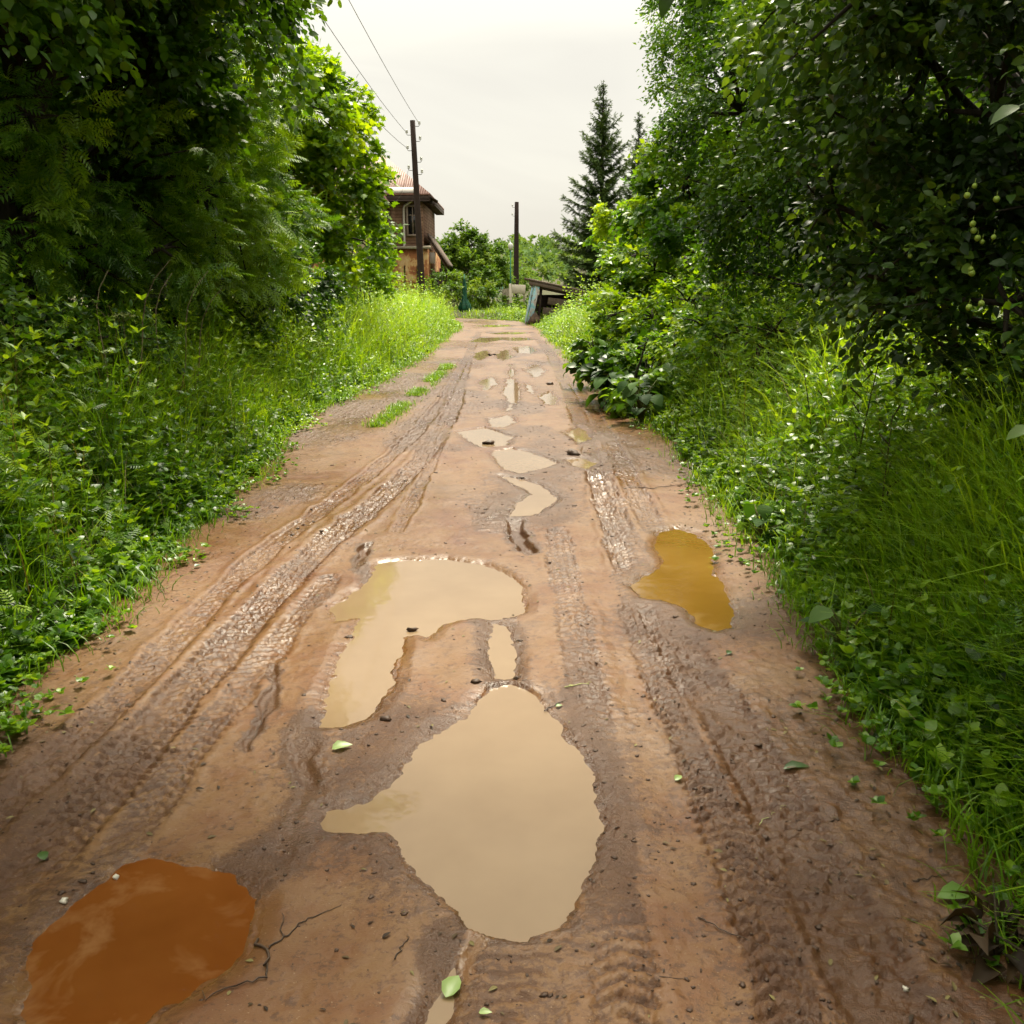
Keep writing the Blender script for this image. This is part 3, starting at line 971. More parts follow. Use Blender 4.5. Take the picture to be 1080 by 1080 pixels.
blades(g, xx, yy, rng.uniform(.5, 1.2, n) * hf * (0.6 + 0.8 * vnoise(xx * .5, yy * .5, 83)), rng.uniform(.02, .05, n), rng.uniform(.3, 1, n), rng, ptint(xx, yy, .62, s=.3) + rng.normal(size=n) * .1, 3)
tag(g.build('meadow_grass', M['grass']), 'bright meadow grass where the road ends', 'grass', kind='stuff')


# ------------------------------------------------------------------ trees
GL = 'trees and bushes along the left of the road'
GR = 'trees and bushes along the right of the road'
B = lambda x, y: (x, y, float(gh(x, y)[0]))
t_big = make_tree('broadleaf_tree', 'tall dark tree with a thick leaning trunk at the left edge', 'tree', B(-4.75, 9.4), 9.5, .17,
    px_lobes([(110, -10, 11, 1.0), (160, 70, 11, 1.2), (20, -190, 9, 1.8), (190, -90, 11, 1.9), (110, -230, 10, 2.0), (-110, -20, 9, 1.3), (-60, -140, 8, 1.6), (115, 150, 11.3, .8)]) + [(-.75, 5.6, 5.5, 1.25, 1.25, .5), (-1.5, 5.9, 5.9, 1.25, 1.25, .6), (-2.0, 4.8, 5.5, 1.2, 1.2, .7), (-3.2, 7.4, 6.6, 1.4, 1.4, .8)],  # last lobes: unseen boughs added overhead to shade the near left mud
    T_WW, 'leaf_ash', dens=34, nleaf=7, L=.36, size=.10, seed=3, tint=.40, group=GL, lean=(.2, .6))
make_tree('ash_tree', 'ash tree with feathery leaves and drooping sprays behind the left weeds', 'tree', B(-5.3, 12.2), 6.2, .10,
    px_lobes([(120, 190, 11, 1.2), (215, 205, 12, 1.25), (75, 262, 9.8, .7), (265, 250, 13, .9), (215, 110, 13, 1.3), (170, 262, 10.5, .7), (20, 230, 9.0, .5), (30, 120, 8.8, .5), (-40, 190, 9.6, 1.0), (250, 285, 12.5, .6)]),
    T_PIN, 'leaf_ash', dens=20, nleaf=4, L=.32, size=.21, seed=5, tint=.66, group=GL, lean=(.4, 0))
make_tree('maple_tree', 'bright yellow-green maple with sunlit top left of the utility pole', 'tree', B(-5.0, 20.2), 6.8, .13,
    px_lobes([(318, 112, 19, 1.1), (352, 128, 20, .9), (300, 180, 19, 1.3), (350, 205, 20, 1.15), (384, 185, 21, .55), (368, 250, 22, .85), (262, 78, 20, 1.1), (318, 262, 19.5, 1.1), (325, 80, 20.5, .65), (240, 150, 21, 1.5), (376, 110, 21, .4), (384, 225, 21.5, .5)]),
    T_LOB, 'leaf_maple', dens=30, nleaf=6, L=.34, size=.17, seed=6, tint=.52, group=GL)
make_tree('broadleaf_tree', 'slender dark tree with thin boughs reaching into the sky above the maple', 'tree', B(-5.6, 15.6), 9.0, .15,
    px_lobes([(190, -30, 15, 1.4), (255, 8, 16, .75), (302, 6, 16, .35), (150, 40, 15, 1.2), (230, -80, 15.5, 1.5)]),
    T_RH, 'leaf_dark', dens=26, nleaf=7, L=.36, size=.12, seed=8, tint=.35, group=GL)
make_tree('bush', 'yellow-green bush in front of the old house', 'bush', B(-3.9, 27.5), 1.9, .05,
    px_lobes([(392, 262, 27, .75), (404, 288, 28, .5), (368, 292, 25, .9), (405, 245, 27, .35)]), T_LOB, 'leaf_maple', dens=30, nleaf=6, L=.3, size=.16, seed=9, tint=.45, group=GL, stems=4)
make_tree('bush', 'low dark bush under the ash tree at the left', 'bush', B(-4.4, 11.2), 1.6, .04,
    px_lobes([(240, 318, 12.5, .7), (185, 340, 11, .5), (320, 295, 15.5, .9), (285, 318, 14, .6)]), T_RH, 'leaf_dark', dens=38, nleaf=7, L=.28, size=.10, seed=10, tint=.42, group=GL, stems=5)
make_tree('bush', 'dark bush at the left edge with large leaves under the big trunk', 'bush', B(-4.3, 7.6), 1.5, .03,
    px_lobes([(40, 350, 7.6, .45), (90, 360, 7.8, .4), (-30, 330, 7.2, .5), (130, 368, 8.2, .35)]), T_FINE, 'leaf_dark', dens=50, nleaf=6, L=.24, size=.085, seed=12, tint=.42, group=GL, stems=5)

# right side
fr = np.random.default_rng(5)
fruit_px = [(1026, 236, 4.9), (1027, 243, 4.9), (1031, 251, 4.9), (1036, 255, 4.9), (1024, 284, 4.8), (1025, 288, 4.8), (1048, 250, 4.7), (1051, 210, 4.7), (1020, 206, 4.8), (1028, 196, 4.8), (1035, 320, 4.6), (1022, 324, 4.6), (875, 283, 5.6), (873, 315, 5.5), (903, 324, 5.4), (897, 332, 5.4), (896, 300, 5.5), (932, 58, 5.5), (1013, 20, 5), (960, 270, 5.3)]
apple = make_tree('apple_tree', 'apple tree with small green fruit drooping in from the right edge', 'tree', B(3.75, 5.9), 4.6, .13,
    px_lobes([(1000, 245, 5, .50), (950, 305, 5.2, .36), (1062, 320, 4.6, .45), (900, 285, 5.7, .28), (1050, 120, 5, .65), (930, 160, 6, .55), (980, 60, 5.5, .65), (1095, 400, 4.5, .32), (905, 70, 6.4, .6), (1160, 240, 5, .9), (1010, 375, 4.9, .26), (880, -40, 6, .75), (1000, -60, 5, .9), (880, 215, 6, .3), (1150, 60, 5, 1.0)]) + [(1.9, 5.5, 5.5, 1.2, 1.2, .6), (2.4, 4.2, 4.9, 1.1, 1.1, .6), (1.2, 6.0, 5.9, .9, .9, .5)],  # last lobes: unseen boughs added above the road to darken the lower right
    T_FINE, 'leaf_apple', dens=50, nleaf=7, L=.28, size=.078, seed=21, tint=.36, group=GR, lean=(-.3, 0), fruit=[atY(q[0], q[1], q[2] - .42) for q in fruit_px], fill=.6)
make_tree('hazel_tree', 'dense dark hazel behind the fruiting branches at the right', 'tree', B(4.6, 11.4), 7.0, .12,
    px_lobes([(862, 170, 10.5, .95), (805, 212, 12, 1.05), (785, 120, 12, 1.15), (875, 55, 10.5, 1.15), (935, 235, 10.2, .9), (835, -30, 12, 1.4), (775, 285, 12.5, .5), (950, 100, 9.5, 1.2), (1010, 220, 9.5, 1.0), (850, 262, 12.5, .55), (1060, 60, 9, 1.5), (1100, 300, 8.5, 1.1)]),
    T_FINE, 'leaf_dark', dens=42, nleaf=8, L=.34, size=.085, seed=22, tint=.42, group=GR, stems=4)
make_tree('birch_tree', 'tall tree with fine hanging twigs against the sky at the right', 'tree', B(4.4, 20.5), 9.5, .16,
    px_lobes([(745, 40, 19, 1.1), (785, -60, 19, 1.7), (716, 96, 19, .55, 1.2), (762, 130, 18, 1.1), (728, 0, 20, 1.0, 1.3), (700, 58, 20, .35, 1.3), (805, 60, 17, 1.2), (705, 130, 20, .35), (740, -90, 20, 1.5)]),
    T_RH, 'leaf_linden', dens=30, nleaf=8, L=.42, size=.085, seed=23, tint=.34, group=GR, droop=.7)
make_tree('linden_tree', 'bright leafy tree with sprays hanging over the right verge', 'tree', B(4.1, 21), 5.6, .10,
    px_lobes([(722, 192, 19, 1.05), (692, 220, 20, .85), (745, 252, 17, .85), (672, 268, 22, .8), (662, 226, 24, .8), (702, 165, 20, .6), (648, 250, 25, .65), (800, 250, 15, .9), (690, 285, 18, .6)]),
    T_WIDE, 'leaf_linden', dens=36, nleaf=7, L=.34, size=.13, seed=24, tint=.5, group=GR, stems=3)
make_tree('bush', 'light green bush spilling over the fallen shed', 'bush', B(2.3, 19), 1.7, .04,
    px_lobes([(658, 296, 22, .62), (644, 318, 25, .45), (675, 308, 18, .55), (655, 330, 15.5, .45), (690, 318, 15, .5), (725, 318, 13.5, .45)]),
    T_WIDE, 'leaf_maple', dens=40, nleaf=6, L=.26, size=.10, seed=25, tint=.45, group=GR, stems=6)

make_tree('bush', 'leafy bush leaning over the road edge above the dark burdocks', 'bush', B(2.2, 13.2), 1.4, .03,
    px_lobes([(662, 350, 15.5, .48), (690, 335, 14, .45), (688, 378, 13, .42), (715, 365, 12, .42), (640, 335, 18, .5)]), T_WIDE, 'leaf_linden', dens=46, nleaf=6, L=.24, size=.085, seed=26, tint=.5, group=GR, stems=6)
make_tree('bush', 'dark big-leaved bush crowding the mud edge above the burdocks', 'bush', B(1.75, 12.4), 1.0, .03,
    px_lobes([(640, 392, 13.2, .36), (662, 402, 12.4, .38), (684, 418, 11.6, .36), (655, 378, 13.4, .36), (626, 372, 15, .36)]), T_HEART, 'leaf_dark', dens=40, nleaf=5, L=.24, size=.14, seed=28, tint=.42, group=GR, stems=5)
make_tree('bush', 'broad low bush in the weeds between the hazel and the leaning bush', 'bush', B(2.5, 10), 1.2, .03,
    px_lobes([(745, 345, 11.5, .42), (780, 350, 10.5, .4), (735, 385, 11, .35), (815, 350, 9.8, .35)]), T_RH, 'leaf_linden', dens=50, nleaf=7, L=.22, size=.085, seed=27, tint=.5, group=GR, stems=6)

# woods behind both rows, and added shade trees by the viewer: copies of two trees, each turned its own way
proto1 = make_tree('broadleaf_tree', 'round crowned tree filling the gap behind the ash on the left', 'tree', B(-9.5, 14), 8.0, .16,
    [(-9.5 + a, 14 + b, c, r, r, r * .9) for a, b, c, r in ((0, 0, 4.2, 2.0), (1.4, .4, 5.6, 1.8), (-1.3, -.5, 5.8, 1.8), (.2, 1.2, 7.2, 1.8), (.4, -1.3, 3.0, 1.6), (-.6, .6, 2.0, 1.5), (1.5, -.6, 2.4, 1.4))],
    T_WIDE, 'leaf_dark', dens=20, nleaf=7, L=.45, size=.17, seed=31, tint=.4, group='woods behind the roadside trees')
GB = 'woods behind the roadside trees'
bi = [(-8.5, 8.0, 1.0, 'broad tree behind the thick leaning trunk'), (-12, 18.5, 1.2, 'tall round tree farther back behind the ash'), (-8.6, 21.5, .95, 'tree behind the bright maple'),
      (-9.3, 28.5, .9, 'tree beside the house wall behind the left bushes'), (-13, 11.5, 1.25, 'big tree at the back on the left'),
      (7.6, 8.0, 1.0, 'tree behind the apple branches at the right edge'), (8.0, 14.0, 1.15, 'tall tree behind the dark hazel'), (7.6, 20.5, 1.1, 'tree behind the bright leafy tree on the right'),
      (8.0, 29.0, .85, 'tree between the spruces and the bright leafy tree'), (11.5, 17, 1.3, 'big tree at the back on the right'), (11.5, 10.0, 1.2, 'broad tree far behind the apple tree'),
      (-5.7, 2.2, .85, 'unseen tree added to shade the near left verge'), (4.7, 1.3, .85, 'unseen tree added to shade the near right verge'), (-3.9, -3.6, 1.1, 'unseen tree added left of the viewer to shade the mud'), (3.6, -4.2, 1.1, 'unseen tree added right of the viewer to shade the mud')]  # unseen trees around the viewer, added to darken the bottom corners
for q, (x, y, s, lab) in enumerate(bi):
    copy_tree(proto1, B(x, y), 1.3 * q + .5, s, lab, GB)

# ------------------------------------------------------------------ spruces
def make_spruce(label, base, H, Rb, seed, whorls=34):
    rng = np.random.default_rng(seed)
    root = empty('spruce_tree', base, label, 'tree', 'spruces behind the shed')
    gt = G(); gt.tube([(0, 0, -.1), (0.02, 0, H * .5), (0, 0, H)], [.17, .10, .012], 9)
    gn = G()
    pos = []; dirs = []; sz = []; tn = []
    z = 0.5
    while z < H - .12:
        f = z / H
        R = Rb * (1 - f) ** 0.8 * (1.0 if f > .1 else .85)
        nb = 4 if f > .8 else rng.integers(5, 8)
        a0 = rng.random() * 6.28
        for b in range(nb):
            a = a0 + b * 6.28 / nb + rng.normal() * .35
            L = max(.10, R * rng.choice([.4, .7, 1.0, 1.2]) * rng.uniform(.85, 1.1))
            zb = z + rng.normal() * .08
            sag = -.45 + 1.0 * f + rng.normal() * .10          # lower boughs hang, top ones rise
            n = max(3, int(L / .11)); t = np.linspace(0.15, 1, n)
            pt = np.stack([np.cos(a) * L * t, np.sin(a) * L * t, zb + L * (sag * t + .38 * t * t)], 1)
            gt.tube(np.vstack([[0, 0, zb], pt]), np.linspace(.028 * (1 - f) + .006, .004, n + 1), 4, cap=False)
            d = unit(np.gradient(pt, axis=0))
            sd = np.array([-math.sin(a), math.cos(a), 0])
            for s, dn in ((-1, -.15), (1, -.15), (-.5, -.9), (.5, -.9), (0, -.25), (0, -1.6)):
                dd = unit(d * .8 + sd * s + np.array([0, 0, dn * (1 - .6 * f)]) + rng.normal(size=d.shape) * .3)
                pos.append(pt + rng.normal(size=pt.shape) * .03); dirs.append(dd)
                sz.append((.22 + .20 * (1 - f)) * (1.1 - .35 * t) * rng.uniform(.6, 1.25, n) * min(1, .5 + L))
                tn.append(.25 + .4 * t + rng.normal(size=n) * .15)
        z += .17 + .24 * (1 - f) if f < .8 else .22
    pos = np.vstack(pos); dirs = np.vstack(dirs); sz = np.concatenate(sz); tn = np.concatenate(tn)
    # a shoot: a stiff twig with needles along both sides, and above
    V = []; Fc = []; nn = 0
    for i_ in range(7):
        x0 = .06 + .13 * i_
        for ang in (0.9, -0.9):
            for up in (.25, -.35):
                c, s = math.cos(ang), math.sin(ang); l = .30 * (1 - .45 * i_ / 7)
                V += [[x0, 0, 0], [x0 + .5 * l * c + .05, .5 * l * s, up * l * .4], [x0 + l * c, l * s, up * l * .8], [x0 + .5 * l * c - .05, .5 * l * s, up * l * .5]]
                Fc.append((nn, nn + 1, nn + 2, nn + 3)); nn += 4
    V += [[0, -.04, 0], [1, 0, .0], [0, .04, 0], [0, 0, .03]]; Fc += [(nn, nn + 1, nn + 2, nn + 3)]
    gn.inst((np.array(V), Fc), pos, frames(dirs, np.array([0, 0, 1.0]) + 0 * dirs + rng.normal(size=dirs.shape) * .25), sz, np.clip(tn, 0, 1))
    gt.build('trunk', M['bark'], root, True); gn.build('crown', M['needles'], root)
    return root


sp = atY(632, 300, 44)
make_spruce('tall dark spruce with a bare pointed tip above the fallen shed', (sp[0], 44, float(gh(sp[0], 44)[0])), 9.9, 2.2, 41)
sp = atY(669, 300, 58)
make_spruce('slimmer spruce of which only the tip shows behind the leafy tree', (sp[0], 58, float(gh(sp[0], 58)[0])), 11.0, 2.2, 42)

# ------------------------------------------------------------------ far bushes, trees and forest
GM = 'bushes and trees at the end of the road'
make_tree('broadleaf_tree', 'rounded tree beyond the road end between house and second pole', 'tree', B(-2.6, 61), 3.8, .14,
    px_lobes([(497, 258, 60, 1.2), (478, 268, 60, 1.1), (515, 275, 60, 1.1), (495, 285, 58.5, 1.3), (468, 280, 61, 1.0), (528, 288, 60, .8), (490, 245, 60, .6), (460, 292, 60, 1.0), (510, 292, 57, .9)]),
    T_RH, 'leaf_far', dens=24, nleaf=6, L=.5, size=.22, seed=51, tint=.4, group=GM, fill=.4)
fb = [('pale bush beside the green wire fence', 'bush', [(508, 308, 52, .75), (518, 312, 52, .6), (500, 312, 51, .5)], .55),
      ('low dark green bush beside the blue-sided shed', 'bush', [(546, 322, 47, .55), (534, 325, 47, .45), (556, 320, 47.5, .45)], .25),
      ('bush at the foot of the house corner', 'bush', [(462, 300, 43, .55), (452, 304, 42, .45), (474, 306, 44, .5)], .45),
      ('bush behind the green netting', 'bush', [(480, 300, 55, .8), (468, 296, 55, .8)], .5),
      ('bush between the leaf tree and the second pole', 'bush', [(536, 292, 68, 1.0), (548, 294, 70, .9)], .5)]
for q, (lab, cat, lb, ti) in enumerate(fb):
    ls = px_lobes(lb)
    x, y = ls[0][0], ls[0][1]
    make_tree('bush', lab, cat, B(x, y), max(.5, ls[0][2] - float(gh(x, y)[0]) + .1), .04, ls, T_RH, 'leaf_far', dens=26, nleaf=6, L=.32, size=.16, seed=60 + q, tint=ti, group=GM, stems=4)
for q, (x, y, s, lab) in enumerate([(-17, 44, 1.0, 'tree left of the old house'), (-9, 66, .9, 'tree behind the old house'), (-15, 60, 1.1, 'tall tree behind the house roof on the left'),
                                    (10, 50, .9, 'tree right of the spruces'), (15, 62, 1.1, 'tree far behind the spruces'), (14, 40, 1.0, 'tree in the field right of the shed')]):
    copy_tree(proto1, B(x, y), q * 2.1, s, lab, GM)

rngf = np.random.default_rng(90)
g = G()
ntree = 900
ty = 105 + 200 * rngf.random(ntree); tx = (rngf.random(ntree) - .5) * 1.7 * (ty * .62 + 30)
o_ = np.argsort(ty)
for x, y in zip(tx[o_], ty[o_]):
    R = rngf.uniform(1.3, 2.6) * (0.7 if y < 130 else 1); h0 = float(gh(x, y)[0]); hc = h0 + R * rngf.uniform(.7, 1.2)
    n = int(95 if abs(x) < 45 else 45)
    u = rdir(n, rngf); u[:, 2] = np.abs(u[:, 2]) * 1.1 - .25
    p = np.array([x, y, hc]) + u * R * np.array([1, 1, rngf.uniform(.9, 1.5)]) * rngf.uniform(.7, 1.05, n)[:, None]
    d = unit(u + rngf.normal(size=(n, 3)) * .5)
    g.inst(T_WIDE, p, frames(d, np.array([0, 0, 1.0]) + rngf.normal(size=(n, 3)) * .5), rngf.uniform(.6, 1.15, n) * (R / 2.2), np.clip(.45 + rngf.normal() * .17 + .1 * u[:, 2] + rngf.normal(size=n) * .1, 0, 1))
tag(g.build('forest', M['leaf_forest']), 'wooded hillside, haze put into its leaf colour, closing the view beyond the road', 'forest', kind='stuff')


# ------------------------------------------------------------------ utility poles and wires
def make_pole(label, top, bot, r, rows):
    bot = np.array(bot, float); top = np.array(top, float)
    root = empty('utility_pole', bot, label, 'utility pole', 'wooden utility poles beside the road')
    ax = top - bot
    g = G(); t = np.linspace(0, 1, 7)
    g.tube(ax * t[:, None] * 1.0 + np.array([0, 0, -.0]), r * (1.25 - .4 * t), 12)
    g.build('post', M['pole_wood'], root, True)
    for f, s in rows:
        p = ax * f
        gi = G()
        gi.tube([p + [s * r * .6, 0, 0], p + [s * (r + .10), 0, 0], p + [s * (r + .13), 0, .03], p + [s * (r + .13), 0, .10]], .012, 6)
        hk = gi.build('hook', M['iron'], root, True)
        gc = G(); c = p + np.array([s * (r + .13), 0, .07])
        gc.tube([c, c + [0, 0, .03], c + [0, 0, .05], c + [0, 0, .06], c + [0, 0, .10], c + [0, 0, .12]], [.05, .05, .03, .045, .045, .02], 10)
        gc.build('insulator', M['ceramic'], hk, True)
    return root


Y1 = 37.0
p1t = atY(435, 127, Y1); p1b = atY(447, 343, Y1); p1b[2] = float(gh(p1b[0], Y1)[0])
make_pole('nearer dark leaning wooden pole with insulators in front of the old house', p1t, p1b, .11, [(.972, 1), (.93, -1), (.90, 1), (.855, -1), (.80, 1), (.76, -1), (.74, 1)])
Y2 = 66.0
p2t = atY(545, 213, Y2); p2b = atY(544, 322, Y2); p2b[2] = float(gh(p2b[0], Y2)[0])
make_pole('farther plain wooden pole standing beyond the fence and white board', p2t, p2b, .16, [(.95, -1), (.87, -1)])


def wire(a, b, sag, lab, r=.006):
    a = np.array(a); b = np.array(b); t = np.linspace(0, 1, 25)[:, None]
    p = a + (b - a) * t; p[:, 2] -= (4 * sag * t * (1 - t))[:, 0]
    g = G(); g.tube(p, r, 5)
    tag(g.build('power_line', M['wire'], None, True), lab, 'power line', 'wires running from the leaning pole')


bp = np.array([-3.55, -6.0, 0]); bp[2] = float(gh(bp[0], bp[1])[0])
make_pole('wooden pole behind the viewer carrying the wires on', bp + [0, 0, 8.6], bp, .11, [(.97, 1), (.93, -1), (.86, -1)])
ax = p1t - p1b
wp = lambda f, s: p1b + ax * f + np.array([s * .24, 0, .08])
wq = lambda f, s: bp + np.array([0, 0, 8.6]) * f + np.array([s * .24, 0, .08])
wire(wp(.972, 1), wq(.97, 1), .55, 'upper power line curving from the pole top towards the viewer', .008)
wire(wp(.93, -1), wq(.93, -1), .70, 'middle power line sagging left of the pole top', .008)
wire(wp(.855, -1), wq(.86, -1), .95, 'lowest long power line sagging towards the maple leaves', .008)

# ------------------------------------------------------------------ old house
def plank_mat(name, c0, c1, scale, axis='Z', gap=0.35):
    k = N(name); co = k.objco()
    w = k.n('ShaderNodeTexWave', wave_type='BANDS', bands_direction=axis, wave_profile='SAW')
    w.inputs['Scale'].default_value = scale; w.inputs['Distortion'].default_value = 0.4; w.inputs['Detail'].default_value = 2
    k.l(co, w.inputs['Vector'])
    n = k.noise(3, 5, .65, co)
    c = k.ramp(n, [(.3, c0), (.7, c1)])
    c = k.mix(k.rng(w.outputs['Fac'], .82, .97), c, tuple(q * .3 for q in c0))
    return k.out(k.pbr(c, .85, k.bump(w.outputs['Fac'], .7, .03, k.bump(k.noise(40, 4, .6, co), .3, .01)), .2))


M['logs'] = plank_mat('logs', (.13, .062, .040), (.32, .20, .14), 2.2)
M['beige_boards'] = plank_mat('beige_boards', (.30, .23, .15), (.42, .34, .24), 2.5)
k = N('peeling_plaster'); co = k.objco()
f = k.noise(1.3, 6, .7, co, .4)
c = k.ramp(f, [(.42, (.20, .075, .032)), (.51, (.28, .115, .045)), (.54, (.40, .24, .095)), (.66, (.46, .33, .16))])
M['plaster'] = k.out(k.pbr(c, .9, k.bump(f, .5, .03), .2))
k = N('rusty_roof'); co = k.objco()
f = k.noise(2.2, 5, .65, co)
w = k.n('ShaderNodeTexWave', wave_type='BANDS', bands_direction='X'); w.inputs['Scale'].default_value = 3; k.l(co, w.inputs['Vector'])
M['roof'] = k.out(k.pbr(k.ramp(f, [(.3, (.15, .070, .052)), (.7, (.24, .125, .095))]), .6, k.bump(w.outputs['Fac'], .5, .02), .3))
M['roof_edge'] = flat_mat('roof_edge', (.30, .27, .23), .5, .2, 3, spec=.3)
M['dark_wood'] = flat_mat('dark_wood', (.045, .03, .024), .85, .4, 6, spec=.2)
M['pipe'] = flat_mat('pipe', (.36, .33, .28), .4, .12, 4)
M['dark_glass'] = flat_mat('dark_glass', (.012, .013, .014), .08, .2, 3, spec=.5)
M['frame'] = flat_mat('frame', (.17, .13, .10), .7, .2, 8)

YH = 45.0
hx = lambda px, Y=YH: float(atY(px, 300, Y)[0]); hz = lambda py, Y=YH: float(atY(540, py, Y)[2])
x_r, x_l = hx(447), hx(330)
z_e, z_m, z_r = hz(208), hz(262), hz(140)
base_z = float(gh(x_r - 1, YH)[0]) - .3
house = empty('house', ((x_l + x_r) / 2, YH + 4, base_z), 'old two storey house with peeling plaster ground floor and brown upper wall', 'house')
def hpart(g, name, mat, parent=None, sm=False):
    o = g.build(name, M[mat], parent or house, sm)
    if parent is None: o.location = tuple(-Vector(house.location))
    return o
# plaster ground floor
g = G(); g.box(((x_l + x_r) / 2 + .1, YH + 4, (base_z + z_m) / 2), (x_r - x_l + .2, 8.2, z_m - base_z), bev=.03)
hpart(g, 'ground_floor_wall', 'plaster')
# upper floor
g = G(); g.box(((x_l + x_r) / 2 - .03, YH + 4, (z_m + z_e) / 2 + .02), (x_r - x_l - .06, 7.9, z_e - z_m + .04), bev=.03)
for xx in (x_r - .06, x_r - 1.35, x_l + .2):                      # log ends / corner boards
    g.box((xx, YH + .02, (z_m + z_e) / 2), (.18, .14, z_e - z_m - .06), bev=.01)
up = hpart(g, 'upper_wall', 'logs')
# string course between the storeys, broken sill
g = G(); g.box(((x_l + x_r) / 2 + .1, YH - .06, z_m + .05), (x_r - x_l + .5, .5, .10), rx=.12, bev=.01)
hpart(g, 'string_course', 'grey_wood')
# roof: hipped, overhanging eave, pale metal strip along the eave
ov = .42
zt = z_e + 2.3
ex0, ex1, ey0, ey1 = x_l - ov, x_r + ov, YH - ov, YH + 8 + ov
rx0, rx1 = x_l + 1.6, x_r - 2.2; ry = YH + 4
v = np.array([[ex0, ey0, z_e + .12], [ex1, ey0, z_e + .12], [ex1, ey1, z_e + .12], [ex0, ey1, z_e + .12], [rx0, ry, zt], [rx1, ry, zt]])
v2 = v - [0, 0, .07]
g = G(); g.add(np.vstack([v, v2]), [np.array([[0, 1, 5, 4], [2, 3, 4, 5]]), np.array([[1, 2, 5], [3, 0, 4]]), np.array([[6, 10, 11, 7], [8, 11, 10, 9]]), np.array([[7, 11, 8], [9, 10, 6]]), np.array([[0, 6, 7, 1], [1, 7, 8, 2], [2, 8, 9, 3], [3, 9, 6, 0]])])
rf = hpart(g, 'roof', 'roof')
g = G()                                                             # pale flashing strip lying on the lower slope
sl = (zt - z_e - .12) / (ry - ey0)
g.box(((ex0 + ex1) / 2 - .2, ey0 + .28, z_e + .12 + sl * .28 + .035), (ex1 - ex0 - 1.0, .62, .03), rx=math.atan(sl))
fl = g.build('flashing', M['roof_edge'], rf)
g = G(); g.box(((ex0 + ex1) / 2, ey0 + .06, z_e - .07), (ex1 - ex0, .09, .22), bev=.01); g.box((ex1 - .05, YH + 4, z_e - .07), (.09, 8 + 2 * ov, .22), bev=.01)
g.box(((ex0 + ex1) / 2, YH - ov / 2, z_e - .19), (ex1 - ex0 - .1, ov + .1, .05)); g.box((x_r + ov / 2, YH + 4, z_e - .19), (ov, 8.6, .05))
hpart(g, 'eave', 'dark_wood')
g = G()                                                             # loose end of the eave hanging at the corner
g.box((ex1 + .10, ey0 + .5, z_e - .10), (.42, 1.1, .05), ry=.55, rz=.1); g.box((ex1 + .02, ey0 + .2, z_e - .30), (.30, .06, .12), ry=.5)
tagp = hpart(g, 'broken_eave_board', 'dark_wood'); tagp['label'] = 'loose weathered eave board hanging off the roof corner'
# down pipe with swan neck
dx = hx(428); g = G()
g.tube([(dx + .55, YH - .36, z_e - .02), (dx + .5, YH - .34, z_e - .12), (dx + .05, YH - .14, z_e - .38), (dx, YH - .12, z_e - .5), (dx, YH - .12, z_m + .18), (dx - .02, YH - .22, z_m + .08)], .055, 9)
hpart(g, 'downpipe', 'pipe', sm=True)
# windows upstairs and down
def window(cx, zc, w, h):
    f = G()
    for sx in (-1, 1): f.box((cx + sx * (w / 2 + .04), YH - .03, zc), (.09, .14, h + .18), bev=.01)
    for sz in (-1, 1): f.box((cx, YH - .03, zc + sz * (h / 2 + .04)), (w - .01, .13, .09), bev=.01)
    f.box((cx, YH - .015, zc), (.05, .06, h)); f.box((cx - w / 4, YH - .015, zc + h * .2), (w / 2 - .06, .055, .04)); f.box((cx + w / 4, YH - .015, zc + h * .2), (w / 2 - .06, .055, .04))
    fo = hpart(f, 'window', 'frame')
    p = G(); p.box((cx, YH + .0, zc), (w, .03, h)); p.build('pane', M['dark_glass'], fo)
window(hx(404), (z_m + z_e) / 2 - .2, .62, 1.35)
window(hx(437), (z_m + z_e) / 2 + .1, .42, 1.2)
window(hx(365), (z_m + z_e) / 2, .8, 1.3)
window(hx(434), (base_z + z_m) / 2 + .35, .5, .9)
# beige gabled front wing at the left, its ridge towards the viewer
wx1, wx0 = hx(405, 43.6), hx(352, 43.6); wy = 43.6; wz = hz(205, wy); wt = hz(163, wy)
g = G(); wm = (wx0 + wx1) / 2
g.prism([(wx0, base_z), (wx1, base_z), (wx1, wz), (wm, wt), (wx0, wz)], 1, wy, YH + .3)
hpart(g, 'front_wing', 'beige_boards')
g = G(); tk = .07; o_v = .25
sl = (wt - wz) / (wx1 - wm)
g.prism([(wm, wt + .02), (wx1 + o_v, wz - sl * o_v + .02), (wx1 + o_v, wz - sl * o_v + .02 + tk), (wm, wt + .02 + tk), (wx0 - o_v, wz - sl * o_v + .02 + tk), (wx0 - o_v, wz - sl * o_v + .02)], 1, wy - .3, YH + 2.6)
hpart(g, 'wing_roof', 'roof')
# lean-to at the right side
g = G()
xa, za, xb, zb = x_r + .12, hz(249, 47), hx(474, 47), hz(281, 47)
sl = (zb - za) / (xb - xa)
g.prism([(xa, za), (xb, zb), (xb, zb + .10), (xa, za + .10)], 1, 46.0, 50.0)
for yy in (46.1, 47.4, 48.7): g.prism([(xa, za - .12), (xb - .1, zb - .12 + .0), (xb - .1, zb), (xa, za - .0)], 1, yy, yy + .1)
hpart(g, 'porch_roof', 'old_wood')
for yy in (46.2, 49.7):
    g = G(); g.box((xb - .35, yy, (zb + base_z) / 2 - .1), (.12, .12, zb - base_z), bev=.01); hpart(g, 'porch_post', 'dark_wood')
g = G(); g.box(((xa + xb) / 2 - .25, 48, (base_z + zb) / 2 - .2), (xb - xa - .5, 3.6, zb - base_z - .1), bev=.02)
hpart(g, 'porch_wall', 'dark_wood')
g = G(); p = hx(455, 45.9); g.box((p, 46.12, hz(272, 46)), (.34, .06, .5), bev=.02)
